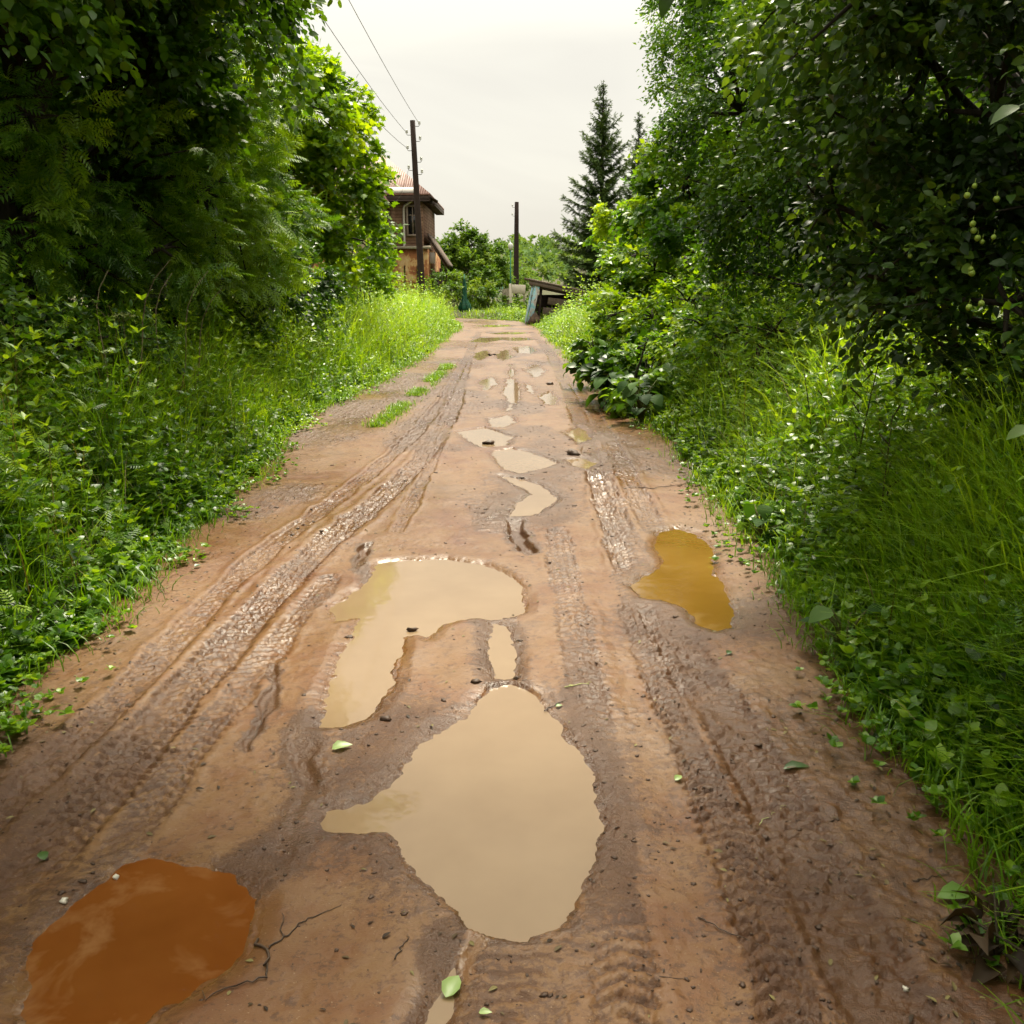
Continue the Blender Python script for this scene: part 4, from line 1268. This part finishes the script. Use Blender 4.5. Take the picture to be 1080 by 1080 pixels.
hpart(g, 'porch_window_board', 'roof_edge')
wire(wp(.76, -1), (hx(420), YH - .45, z_e - .25), .25, 'short service wire from the leaning pole to the house eave', .006)

# ------------------------------------------------------------------ collapsed shed
k = N('painted_boards'); co = k.objco()
f = k.noise(2.4, 5, .7, co); f2 = k.noise(6, 4, .6, co)
c = k.ramp(f, [(.40, (.16, .36, .46)), (.52, (.30, .52, .60)), (.58, (.46, .44, .42)), (.66, (.36, .28, .26))])
c = k.mix(k.rng(f2, .58, .68), c, (.16, .12, .09))
M['painted'] = k.out(k.pbr(c, .8, k.bump(f2, .4, .02), .2))
YS = 40.0
sxy = lambda px, py, Y: atY(px, py, Y)
a = sxy(556, 294, YS); b = sxy(640, 312, YS); gl0 = float(gh(a[0], YS)[0])
shed = empty('shed', (a[0] + 1.2, YS + 1, gl0), 'half collapsed plank shed with sloping roof and blue-white side', 'shed')
def spart(g, name, mat):
    o = g.build(name, M[mat], shed); o.location = tuple(-Vector(shed.location)); return o
sl = (b[2] - a[2]) / (b[0] - a[0]); ang = -math.atan(sl)
g = G()
Lr = math.hypot(b[0] - a[0], b[2] - a[2])
rs = np.random.default_rng(4)
for q in range(11):                                                  # roof planks side by side, laid along the slope
    yy = YS - .35 + q * .27
    g.box(((a[0] + b[0]) / 2 + rs.normal() * .06, yy, (a[2] + b[2]) / 2 + rs.normal() * .015), (Lr + rs.normal() * .10, .255, .05), ry=ang, rx=rs.normal() * .02, bev=.006)
spart(g, 'roof', 'old_wood')
g = G(); g.box(((a[0] + b[0]) / 2, YS - .40, (a[2] + b[2]) / 2 - .13), (Lr - .15, .07, .15), ry=ang, bev=.01); spart(g, 'fascia', 'old_wood')
g = G()
g.box(((a[0] + b[0]) / 2 + .02, YS - .27, (a[2] + b[2]) / 2 - .26), (Lr - .3, .1, .1), ry=ang, bev=.01); spart(g, 'rafter', 'dark_wood'); g = G(); g.box(((a[0] + b[0]) / 2, YS + 2.2, (a[2] + b[2]) / 2 - .2), (Lr - .3, .1, .1), ry=ang, bev=.01)
spart(g, 'rafter', 'dark_wood')
g = G()                                                              # leaning painted side wall
tp = sxy(563, 297, YS); bt = sxy(554, 334, YS)
dxs = tp[0] - bt[0]
for q in range(9):
    yy = YS - .2 + q * .27
    top = np.array([tp[0], yy, tp[2] - .04 - rs.random() * .05]); bo = np.array([bt[0], yy, gl0 - .05])
    Lw = np.linalg.norm(top - bo); g.box((top + bo) / 2, (.05, .25, Lw), ry=math.atan2(dxs, top[2] - bo[2]), bev=.006)
# the wall's front edge, a wide painted board facing the road
ed = (tp + np.array([bt[0], YS, gl0])) / 2
g.box((ed[0] + .16, YS - .36, ed[2] - .02), (.21, .05, tp[2] - gl0 - .1), ry=math.atan2(dxs, tp[2] - gl0), bev=.008)
spart(g, 'side_wall', 'painted')
g = G()                                                              # back wall and one slipped board
g.box(((a[0] + b[0]) / 2, YS + 2.35, gl0 + .55), (Lr - .3, .06, 1.2), bev=.01); spart(g, 'back_wall', 'dark_wood')
g = G(); g.box(((a[0] + b[0]) / 2 + .35, YS - .18, gl0 + .80), (2.3, .05, .28), ry=ang * .55, bev=.01); g.box(((a[0] + b[0]) / 2 + .3, YS - .13, gl0 + .40), (2.6, .05, .34), ry=ang * .4, bev=.01)
o = spart(g, 'front_board', 'old_wood'); 
g = G(); g.tube([sxy(571, 300, YS) + [0, -.1, 0], (a[0] + .45, YS - .1, gl0 - .1)], .06, 7); spart(g, 'corner_post', 'dark_wood'); g = G(); g.tube([(b[0] - .3, YS - .1, b[2] - .1), (b[0] - .25, YS - .1, gl0 - .2)], .06, 7)
spart(g, 'corner_post', 'dark_wood')
# heap of rotten rubble at the shed's foot
sv, sf = sphere(7, 5)
def stone(name, label, c, r, mat, seed, cat='stone', group=None, sq=(1, 1, .7)):
    rg = np.random.default_rng(seed)
    v = sv * (1 + .28 * rg.normal(size=(len(sv), 1)).clip(-1.5, 1.5)) * r * np.array(sq)
    g = G(); g.add(v, sf); o = g.build(name, M[mat], None, True); o.location = tuple(float(q) for q in c)
    return tag(o, label, cat, group)
M['rubble'] = flat_mat('rubble', (.09, .06, .04), .9, .5, 6, spec=.2)
stone('stump', 'dark rotten stump at the foot of the blue-sided shed wall', (bt[0] + .40, YS - .5, gl0 + .18), .28, 'rubble', 3, 'stump', sq=(1, .8, .8))

# ------------------------------------------------------------------ fence, netting, board, lamp
M['green_net'] = flat_mat('green_net', (.008, .085, .042), .6, .5, 7, spec=.4)
M['green_paint'] = flat_mat('green_paint', (.02, .16, .08), .5, .2, 9)
M['whitewash'] = flat_mat('whitewash', (.62, .55, .44), .8, .16, 5)
YN = 49.0
c = atY(490, 324, YN); c[2] = float(gh(c[0], YN)[0]); tz = atY(490, 289, YN)[2]
net = empty('netted_post', c, 'green netting bundled round a thin post at the road end', 'netting')
g = G(); g.tube([(0, 0, -.1), (.0, 0, tz - c[2])], [.035, .03], 8); g.build('post', M['green_paint'], net, True)
g = G(); th = np.linspace(0, 2 * math.pi, 28, endpoint=False)
prof = [(0.0, .25), (.2, .26), (.4, .22), (.65, .13), (.9, .10), (1.2, .09), (1.45, .07), (1.62, .04)]
rows = []
for z_, r_ in prof:
    rr = r_ * (1 + .12 * math.sin(z_ * 7) + .22 * np.sin(th * 6 + z_ * 1.5) + .06 * np.sin(th * 11)); rows.append(np.stack([rr * np.cos(th), rr * np.sin(th), np.full(28, z_)], 1))
v = np.vstack(rows); i = np.arange(len(prof) - 1)[:, None] * 28; j = np.arange(28)[None]; j2 = (j + 1) % 28
g.add(v, [np.stack([i + j, i + j2, i + 28 + j2, i + 28 + j], -1).reshape(-1, 4), np.arange(28)[::-1][None]])
g.build('net', M['green_net'], net, True)

YF = 53.0
fx0, fx1 = atY(500, 300, YF)[0], atY(530, 300, YF)[0]
fb_ = float(gh(fx0, YF)[0])
fence = empty('wire_fence', (fx0, YF, fb_), 'thin green wire mesh fence right of the netted post', 'fence')
for q in range(4):
    g = G(); xx = (fx1 - fx0) * q / 3; g.tube([(xx, 0, -.1), (xx, 0, 1.22)], .025, 7); g.build('fence_post', M['green_paint'], fence, True)
g = G()
for z_ in np.arange(.1, 1.2, .11): g.tube([(0, 0, z_), (fx1 - fx0, 0, z_)], .005, 4)
for x_ in np.arange(0, fx1 - fx0, .11): g.tube([(x_, .004, .05), (x_, .004, 1.2)], .005, 4)
g.build('wire_mesh', M['green_paint'], fence)
pa = atY(534, 318, 52); pg = float(gh(pa[0], 52)[0])
g = G()
for q in range(3): g.box((q * .15 - .15, 0, .52 + .02 * q), (.135, .05, 1.1 + .03 * ((q * 7) % 3)), rz=.02 * q, bev=.008)
g.box((0, .05, .85), (.44, .04, .09)); g.box((0, .05, .3), (.44, .04, .09))
o = g.build('fence_panel', M['grey_wood']); o.location = (pa[0], 52, pg); tag(o, 'short piece of grey plank fence left of the white board', 'fence')
a = atY(547, 305, 50); pg = float(gh(a[0], 50)[0])
bd = empty('notice_board', (a[0], 50, pg), 'small weathered white board before the second pole', 'board')
g = G(); g.box((0, 0, a[2] - pg), (.70, .05, .44), ry=.03, bev=.01); g.build('panel', M['whitewash'], bd)
g = G(); g.box((-.43, .02, (a[2] - pg) / 2 + .1), (.13, .1, a[2] - pg + .35), bev=.01); g.build('post', M['whitewash'], bd)
g = G(); g.box((.28, .06, (a[2] - pg) / 2), (.07, .06, a[2] - pg), bev=.008); g.box((-.24, .06, (a[2] - pg) / 2), (.07, .06, a[2] - pg), bev=.008); g.build('leg', M['grey_wood'], bd)
a = atY(538.5, 262, 58); pg = float(gh(a[0], 58)[0])
lamp = empty('street_lamp', (a[0], 58, pg), 'thin green lamp post with white lamp head left of the second pole', 'lamp post')
g = G(); g.tube([(0, 0, -.1), (0, 0, a[2] - pg)], [.05, .035], 8); g.build('post', M['green_paint'], lamp, True)
g = G(); z_ = a[2] - pg; g.tube([(0, 0, z_ - .1), (0, 0, z_), (0, 0, z_ + .12), (0, 0, z_ + .26), (0, 0, z_ + .32)], [.05, .12, .16, .13, .03], 12); g.build('lamp_head', M['ceramic'], lamp, True)

# ------------------------------------------------------------------ single plants of the verges
def stem_curve(p, h, lean, rng, n=6, curl=0.0):
    t = np.linspace(0, 1, n); th = rng.random() * 6.28
    q = np.stack([p[0] + math.cos(th) * lean * h * t ** 1.6 + curl * h * np.sin(t * 5) * .12, p[1] + math.sin(th) * lean * h * t ** 1.6, p[2] + h * t * (1 - .25 * lean * t)], 1)
    return q


def burdock(label, px, py, Y, nl, size, seed):
    rng = np.random.default_rng(seed)
    p = at(px, py); p[2] = float(gh(p[0], p[1])[0]) if True else 0
    root = empty('burdock', p, label, 'plant', 'burdock plants on the right verge')
    gs = G(); gl = G()
    for q in range(nl):
        a = rng.random() * 6.28; h = rng.uniform(.2, .75) * size / .3; r = rng.uniform(.1, .4) * size / .3
        e = np.array([math.cos(a) * r, math.sin(a) * r, h])
        gs.tube([(0, 0, -.03), e * [.4, .4, .7], e], [.009, .007, .005], 5)
        d = unit(np.array([math.cos(a), math.sin(a), -.35 + rng.normal() * .25]))
        gl.inst(T_HEART, e[None], frames(d[None], np.array([[0, 0, 1.0]]) + rng.normal(size=(1, 3)) * .25), size * rng.uniform(.7, 1.2), rng.uniform(.15, .75))
    gs.build('stalks', M['stalk'], root, True); gl.build('leaves', M['burdock'], root)


burdock('broad-leaved burdock with pale leaf backs at the bend of the right verge', 648, 432, 0, 34, .22, 1)
burdock('dark burdock hanging over the mud edge nearest the right ruts', 676, 448, 0, 30, .20, 2)
burdock('tall burdock rising behind the two at the mud edge', 668, 425, 0, 30, .22, 7)
burdock('small burdock in the grass right of the amber puddle', 800, 575, 0, 9, .13, 3)
burdock('young burdock with rounded leaves at the mud edge at lower right', 890, 700, 0, 9, .10, 4)

rs = np.random.default_rng(77)
for q, (px, py, Y, h, lab) in enumerate([(905, 420, 5.6, 1.15, 'tall dark stalk standing in the shaded right weeds'), (868, 400, 6.5, 1.0, 'thinner dark stalk left of the tallest one in the right weeds'),
        (935, 470, 4.9, .95, 'bare dark stalk under the apple branches'), (705, 345, 13, 1.15, 'dark stalk rising from the sunny right weeds'), (760, 340, 10.5, 1.2, 'dark stalk below the hazel')]):
    p = atY(px, py, Y); z = float(gh(p[0], Y)[0]); g = G()
    g.tube(stem_curve((p[0], Y, z), h, .15, rs), np.linspace(.007, .003, 6), 5)
    for w_ in range(7):
        zz = z + h * (.45 + .08 * w_); a = rs.random() * 6.28; g.tube([(p[0] + .02, Y, zz), (p[0] + .02 + math.cos(a) * .07, Y + math.sin(a) * .07, zz + .06)], [.003, .006], 4)
    tag(g.build('weed_stalk', M['dark_stalk'], None, True, origin=(p[0], Y, z)), lab, 'plant', 'dark weed stalks in the right verge')
for q, (px, Y, h, lab) in enumerate([(70, 7.2, 1.7, 'pale curling dead stem at far left before the dark bush'), (95, 7.6, 1.8, 'pale dead stem beside the leftmost curling one'), (125, 8.0, 1.7, 'forked pale stem in front of the dark hollow'), (150, 8.4, 1.75, 'arching pale stem right of the forked one'), (168, 8.8, 1.6, 'thin pale stem closest to the ash sprays')]):
    p = atY(px, 340, Y); z = float(gh(p[0], Y)[0]); g = G()
    g.tube(stem_curve((p[0], Y, z), h, .45, rs, 10, .8), np.linspace(.008, .003, 10), 5)
    g.tube(stem_curve((p[0] + .03, Y + .02, z), h * .85, .5, rs, 10, -.7), np.linspace(.006, .002, 10), 5)
    tag(g.build('dead_stem', M['dry_stalk'], None, True, origin=(p[0], Y, z)), lab, 'plant', 'pale dead stems in the left weeds')


def umbel(label, px, py, Y, h, seed):
    rng = np.random.default_rng(seed)
    p = atY(px, py, Y); z = float(gh(p[0], Y)[0]); h = p[2] - z
    root = empty('cow_parsley', (p[0], Y, z), label, 'plant', 'white-headed umbels above the weeds')
    gs = G(); gs.tube([(0, 0, 0), (.02, 0, h * .5), (0, 0, h)], [.008, .006, .004], 6)
    gf = G(); pts = []
    for q in range(14):
        a = q * 2.4; r = .10 * math.sqrt(q / 14); e = np.array([math.cos(a) * r, math.sin(a) * r, h + .07 - r * .25])
        gs.tube([(0, 0, h), e], [.002, .0015], 4)
        for w in range(14): pts.append(e + rng.normal(size=3) * [.012, .012, .004])
    pts = np.array(pts); gf.inst(T_WIDE, pts, frames(rdir(len(pts), rng) * [1, 1, .3], np.array([0, 0, 1.0]) + 0 * pts), .011, .5)
    gs.build('stem', M['stalk'], root, True); gf.build('flower_head', M['umbel'], root)
    gl = G()
    for q in range(6):
        a = rng.random() * 6.28
        gl.inst(T_PIN, np.array([[0, 0, h * rng.uniform(.3, .8)]]), frames(np.array([[math.cos(a), math.sin(a), .2]]), np.array([[0, 0, 1.0]])), .22, rng.uniform(.4, .7))
    gl.build('leaves', M['weed'], root)


M['umbel'] = leaf_mat('umbel', (.30, .38, .16), (.38, .45, .20), (.45, .5, .25), .3, .6, .2, 1.0)
umbel('pale green umbel standing highest below the dark hollow at the right', 763, 304, 10.8, 1.3, 1)
umbel('smaller umbel to the left of the tallest one in the right weeds', 742, 318, 11.5, 1.2, 2)
umbel('umbel among the dark weeds at the left under the ash', 130, 340, 7.4, 1.2, 3)
umbel('umbel in the sunny weeds beside the shed bush', 668, 330, 16, 1.1, 4)

# ------------------------------------------------------------------ close leaves of an overhanging branch
gtw = G(); gle = G()
br = empty('overhanging_branch', atY(1120, 60, 3.4), 'leafy branch tip reaching in at the top and right edges', 'branch')
o0 = np.array(br.location)
def twig(pts, leaves):
    pts = [np.array(p) - o0 for p in pts]; gtw.tube(pts, np.linspace(.012, .003, len(pts)), 6)
    for (p, d, s, ti) in leaves:
        gle.inst(T_FINE, (np.array(p) - o0)[None], frames(np.array([d], float), np.array([[0.1, -.5, 1.0]])), s, ti)
twig([(3.55, 5.85, 4.0), atY(1100, -180, 3.6), atY(860, -90, 3.2), atY(712, -18, 3.0)],
     [(atY(712, -18, 3.0), (-.45, 0, -1), .10, .2), (atY(740, -25, 3.05), (.2, 0, -1), .09, .3), (atY(790, -50, 3.1), (-.2, -.2, -1), .10, .35), (atY(860, -60, 3.15), (.1, -.2, -1), .10, .25), (atY(930, -80, 3.3), (.1, -.2, -1), .10, .3)])
twig([(3.55, 5.85, 4.0), atY(1230, 200, 3.2), atY(1130, 380, 2.7), atY(1088, 452, 2.55)],
     [(atY(1092, 448, 2.55), (-1, 0, -.45), .085, .75), (atY(1110, 400, 2.6), (-.8, -.3, .2), .08, .5), (atY(1130, 330, 2.75), (-1, -.2, .1), .09, .4)])
twig([(3.55, 5.85, 4.0), atY(1200, 80, 3.3), atY(1110, 110, 3.0), atY(1075, 122, 2.9)],
     [(atY(1082, 108, 2.9), (-1, 0, -.5), .11, .6), (atY(1100, 112, 2.95), (-.5, -.2, .6), .09, .4)])
gtw.build('twigs', M['twig'], br, True); gle.build('leaves', M['leaf_apple'], br)


# ------------------------------------------------------------------ fallen leaves, sticks, pebbles, mud crumbs
def on_road(px, py, lift=0.004):
    p = at(px, py); p[2] = max(surf_h(p[0], p[1]), LEVEL) + lift
    q = at(px, py, p[2]); return np.array([q[0], q[1], p[2]])


M['fallen'] = leaf_mat('fallen', (.03, .07, .015), (.12, .24, .04), (.34, .46, .16), .25, .4, .5)
LEAF = [(350, 790, .075, .9, .4, 'pale green fallen leaf on the tongue of mud between the two widest puddles'), (826, 811, .10, .18, 0.05, 'long dark green fallen leaf on the right of the road'),
        (767, 690, .045, .15, .9, 'small dark fallen leaf below the amber puddle'), (712, 823, .04, .8, .8, 'tiny pale leaf among crumbs right of the widest puddle'),
        (47, 907, .05, .2, 2.2, 'dark green leaf in the left tyre rut'), (470, 1052, .075, .8, 1.2, 'light green leaf lying in the muddy trickle at the bottom'),
        (1022, 942, .10, .55, 3.4, 'ribbed green leaf at the lower right beside the dead leaves'), (586, 745, .03, .5, .3, 'scrap of leaf on the rim of the widest puddle'),
        (205, 598, .05, .15, 1.0, 'dark leaf on the left bank of the mud'), (505, 1068, .03, .95, 0, 'whitish scrap of leaf at the bottom of the road')]
for px, py, s, ti, a, lab in LEAF:
    p = on_road(px, py, .006); g = G()
    d = np.array([[math.cos(a), math.sin(a), .12]])
    g.inst(fine_leaf(.38 if '.long' in lab or 'long' in lab else .62, .16, .10), np.array([[0, 0, 0.0]]), frames(d, np.array([[.1, -.15, 1.0]])), s, ti)
    o = g.build('fallen_leaf', M['fallen'], None, True); o.location = tuple(p); tag(o, lab, 'leaf', 'leaves fallen on the mud')
M['straw'] = flat_mat('straw', (.42, .44, .18), .5, .2, 40)
M['wet_stick'] = flat_mat('wet_stick', (.060, .036, .022), .5, .4, 30)
STK = [([(596, 724), (612, 722), (624, 719)], .006, 'straw', 'pale green stalk right of the widest puddle tip'), ([(572, 750), (585, 743), (598, 737)], .006, 'wet_stick', 'dark splinter at the rim of the widest puddle'),
       ([(735, 966), (765, 982), (800, 995), (822, 1000)], .004, 'wet_stick', 'thin bent twig in the tyre tracks at the lower right'), ([(298, 990), (320, 970), (345, 960), (362, 955)], .004, 'wet_stick', 'curved twig between the orange and the widest puddle'),
       ([(268, 990), (283, 1010), (280, 1030), (250, 1040), (215, 1048)], .008, 'wet_stick', 'crooked root along the rim of the orange puddle'), ([(285, 1000), (300, 985), (298, 965)], .005, 'wet_stick', 'short root loop right of the orange puddle'),
       ([(640, 520), (665, 514), (690, 515), (718, 511)], .012, 'wet_stick', 'mossy stick across the mud above the amber puddle'), ([(418, 1010), (425, 995), (434, 985)], .004, 'wet_stick', 'short dark twig on the brown mud by the widest puddle'),
       ([(962, 930), (985, 925), (1003, 922)], .005, 'wet_stick', 'short dark twig by the lower right verge'), ([(800, 870), (812, 860), (825, 852)], .003, 'straw', 'thin straw under the long dark leaf'),
       ([(262, 790), (272, 765), (285, 735)], .005, 'wet_stick', 'dark wet stick left of the crooked puddle arm'), ([(660, 1020), (700, 1032), (735, 1030)], .003, 'wet_stick', 'fine twig at the bottom of the road')]
for pts, r, mt, lab in STK:
    P3 = [on_road(a, b, r * .7) for a, b in pts]; g = G()
    P3 = np.array(P3); n = len(P3); 
    tq = np.linspace(0, n - 1, n * 4); P3 = np.stack([np.interp(tq, np.arange(n), P3[:, c_]) for c_ in range(3)], 1)
    P3[:, :2] += np.random.default_rng(int(pts[0][0])).normal(size=(len(tq), 2)) * r * .9
    g.tube(P3, np.linspace(r, r * .3, len(tq)) * .48, 6)
    tag(g.build('stick', M[mt], None, True, origin=P3[0]), lab, 'stick', 'sticks and straws on the mud')
M['pebble'] = flat_mat('pebble', (.62, .58, .48), .5, .2, 30)
M['clod'] = flat_mat('clod', (.058, .030, .016), .6, .4, 40)
for px, py, r, lab in [(68, 950, .010, 'white pebble on the upper rim of the orange puddle'), (122, 925, .009, 'pale pebble by the top of the orange puddle'), (955, 1043, .008, 'tiny white pebble at the lower right'), (985, 802, .008, 'pale pebble by the right grass')]:
    p = on_road(px, py, r * .4); stone('pebble', lab, p, r, 'pebble', int(px), 'pebble', 'pale pebbles on the mud')
for px, py, r, lab in [(516, 467, .05, 'dark clod beside the small pale puddle'), (604, 478, .06, 'big dark clod by the greenish shallow puddle'), (434, 664, .022, 'clod standing in the crooked puddle'), (407, 758, .018, 'clod on the mud between the two widest puddles'), (502, 718, .018, 'clod left of the widest puddle tip'), (368, 672, .016, 'clod on the left shore of the crooked puddle'), (545, 715, .014, 'clod right of the widest puddle tip'), (580, 405, .05, 'clod in the far right rut')]:
    p = on_road(px, py, r * .2); stone('mud_clod', lab, p, r, 'clod', int(px), 'clod', 'dark mud clods on the road', (1.2, 1, .55))
g = G(); rc = np.random.default_rng(15)
n = 9000
yy = 1.7 * (14 / 1.7) ** rc.random(n); xx = rc.uniform(-1.9, 1.4, n)
hh_, ww_, cc_ = road_surface(xx, yy)
msk = (rc.random(n) < .12 + .85 * cc_ ** 1.2) & (hh_ > LEVEL + .004)
msk |= (xx > .25) & (xx < 1.0) & (yy < 5) & (hh_ > LEVEL + .004) & (rc.random(n) < .6)
xx, yy, hh_ = xx[msk], yy[msk], hh_[msk]
sv2, sf2 = sphere(6, 4); sv2 = sv2 * (1 + .3 * rc.normal(size=(len(sv2), 1)).clip(-1.4, 1.4)); ft = [tuple(f) for a_ in sf2 for f in a_]
R = np.stack([rdir(len(xx), rc) for _ in range(3)], -1); R = np.linalg.qr(R)[0]
sc = np.exp(rc.normal(size=len(xx)) * .5) * .0027 * (1 + yy * .06)
R = R * rc.uniform(.6, 1.5, (len(xx), 1, 3)); R[:, 2, :] *= .4
g.inst((sv2, ft), np.stack([xx, yy, hh_ + sc * .1], 1), R, sc, rc.random(len(xx)))
tag(g.build('mud_crumbs', M['clod']), 'dark crumbs of mud strewn over the road', 'crumbs', kind='stuff')
g = G(); n = 1500
yy = 1.7 * (16 / 1.7) ** rc.random(n); ed_ = rc.random(n) < .55
xx = np.where(ed_, np.where(rc.random(n) < .5, xl(yy) + np.abs(rc.normal(size=n)) * .22, xr(yy) - np.abs(rc.normal(size=n)) * .22), rc.uniform(-1.9, 1.3, n))
hh_ = road_surface(xx, yy)[0]; ok = hh_ > LEVEL + .003; xx, yy, hh_ = xx[ok], yy[ok], hh_[ok]; n = len(xx)
a_ = rc.random(n) * 6.28; d_ = np.stack([np.cos(a_), np.sin(a_), rc.normal(size=n) * .15], 1)
g.inst(fine_leaf(.4, .1, .1), np.stack([xx, yy, hh_ + .002], 1), frames(d_, np.array([0, 0, 1.0]) + rc.normal(size=(n, 3)) * .25), rc.uniform(.008, .028, n) * (1 + yy * .03), rc.random(n))
M['litter'] = leaf_mat('litter', (.03, .018, .010), (.085, .055, .025), (.20, .17, .06), .1, .6, .25, 1.0)
tag(g.build('leaf_litter', M['litter']), 'brown scraps of leaf and straw trodden into the mud', 'litter', kind='stuff')
# withered leaves in the bottom right corner
p = on_road(1052, 1000, .02)
root = empty('withered_plant', p, 'clump of dark withered curled leaves in the lower right corner', 'plant')
gl = G(); rg = np.random.default_rng(19)
for q in range(26):
    a = rg.uniform(0, 6.28); e = np.array([math.cos(a) * .04, math.sin(a) * .06, rg.uniform(0, .05)])
    d = np.array([[math.cos(a), math.sin(a), rg.uniform(-.2, .9)]])
    gl.inst(fine_leaf(.7, .34, .5), e[None], frames(d, np.array([[0, 0, 1.0]]) + rg.normal(size=(1, 3)) * .5), rg.uniform(.05, .095), rg.uniform(.2, .8))
gl.build('leaves', M['dead_leaf'], root, True)
gs = G()
for q in range(3): gs.tube([(0, 0, -.02), (rg.normal() * .05, rg.normal() * .05, .06), (rg.normal() * .1, rg.normal() * .1, .09)], [.005, .004, .002], 5)
gs.build('stalks', M['dark_stalk'], root, True)

# ------------------------------------------------------------------ light
SUN_EL, SUN_AZ = math.radians(57), math.radians(8)         # azimuth east of +Y
w = bpy.data.worlds.new('World'); scene.world = w; w.use_nodes = True
nt = w.node_tree; nt.nodes.clear()
sky = nt.nodes.new('ShaderNodeTexSky'); sky.sky_type = 'NISHITA'; sky.sun_disc = False
sky.sun_elevation = SUN_EL; sky.sun_rotation = SUN_AZ; sky.air_density = 1.0; sky.dust_density = 4.0
b1 = nt.nodes.new('ShaderNodeBackground'); b1.inputs['Strength'].default_value = 0.05
nt.links.new(sky.outputs[0], b1.inputs['Color'])
tc = nt.nodes.new('ShaderNodeTexCoord'); sep = nt.nodes.new('ShaderNodeSeparateXYZ'); nt.links.new(tc.outputs['Generated'], sep.inputs[0])
ns = nt.nodes.new('ShaderNodeTexNoise'); ns.inputs['Scale'].default_value = 2.2; ns.inputs['Detail'].default_value = 5; ns.inputs['Distortion'].default_value = .6
mp = nt.nodes.new('ShaderNodeMapping'); mp.inputs['Scale'].default_value = (1, 1, 3.0)
nt.links.new(tc.outputs['Generated'], mp.inputs['Vector']); nt.links.new(mp.outputs[0], ns.inputs['Vector'])
rp = nt.nodes.new('ShaderNodeValToRGB')
rp.color_ramp.elements[0].position = .40; rp.color_ramp.elements[0].color = (.305, .292, .258, 1)
rp.color_ramp.elements[1].position = .58; rp.color_ramp.elements[1].color = (.355, .342, .296, 1)
nt.links.new(ns.outputs['Fac'], rp.inputs['Fac'])
mr = nt.nodes.new('ShaderNodeMapRange')                      # overcast sky: the zenith is about three times the horizon
for q, v in zip((1, 2, 3, 4), (.22, 1.0, 1.0, 3.2)): mr.inputs[q].default_value = v
nt.links.new(sep.outputs['Z'], mr.inputs['Value'])
b2 = nt.nodes.new('ShaderNodeBackground'); nt.links.new(rp.outputs[0], b2.inputs['Color']); nt.links.new(mr.outputs[0], b2.inputs['Strength'])
ad = nt.nodes.new('ShaderNodeMixShader'); ad.inputs[0].default_value = .9     # thin gaps in the overcast let little blue through
nt.links.new(b1.outputs[0], ad.inputs[1]); nt.links.new(b2.outputs[0], ad.inputs[2])
ow = nt.nodes.new('ShaderNodeOutputWorld'); nt.links.new(ad.outputs[0], ow.inputs['Surface'])
sl_ = bpy.data.lights.new('sun', 'SUN'); sl_.energy = 2.9; sl_.angle = math.radians(12); sl_.color = (1, .92, .74)
so = bpy.data.objects.new('sun', sl_); COL.objects.link(so)
dv = Vector((math.sin(SUN_AZ) * math.cos(SUN_EL), math.cos(SUN_AZ) * math.cos(SUN_EL), math.sin(SUN_EL)))
so.rotation_euler = dv.to_track_quat('Z', 'Y').to_euler()
so.location = (0, 0, 30)

vs = scene.view_settings
scene.display_settings.display_device = 'sRGB'
vs.view_transform = 'Standard'; vs.look = 'None'; vs.gamma = 1.0; vs.use_curve_mapping = False; vs.exposure = 1.55
cy = scene.cycles
cy.max_bounces = 4; cy.diffuse_bounces = 2; cy.glossy_bounces = 2; cy.transmission_bounces = 2; cy.transparent_max_bounces = 4
cy.caustics_reflective = False; cy.caustics_refractive = False
cy.use_denoising = True; cy.use_adaptive_sampling = True; cy.adaptive_threshold = 0.03

print('faces', sum(len(m.polygons) for m in bpy.data.meshes))
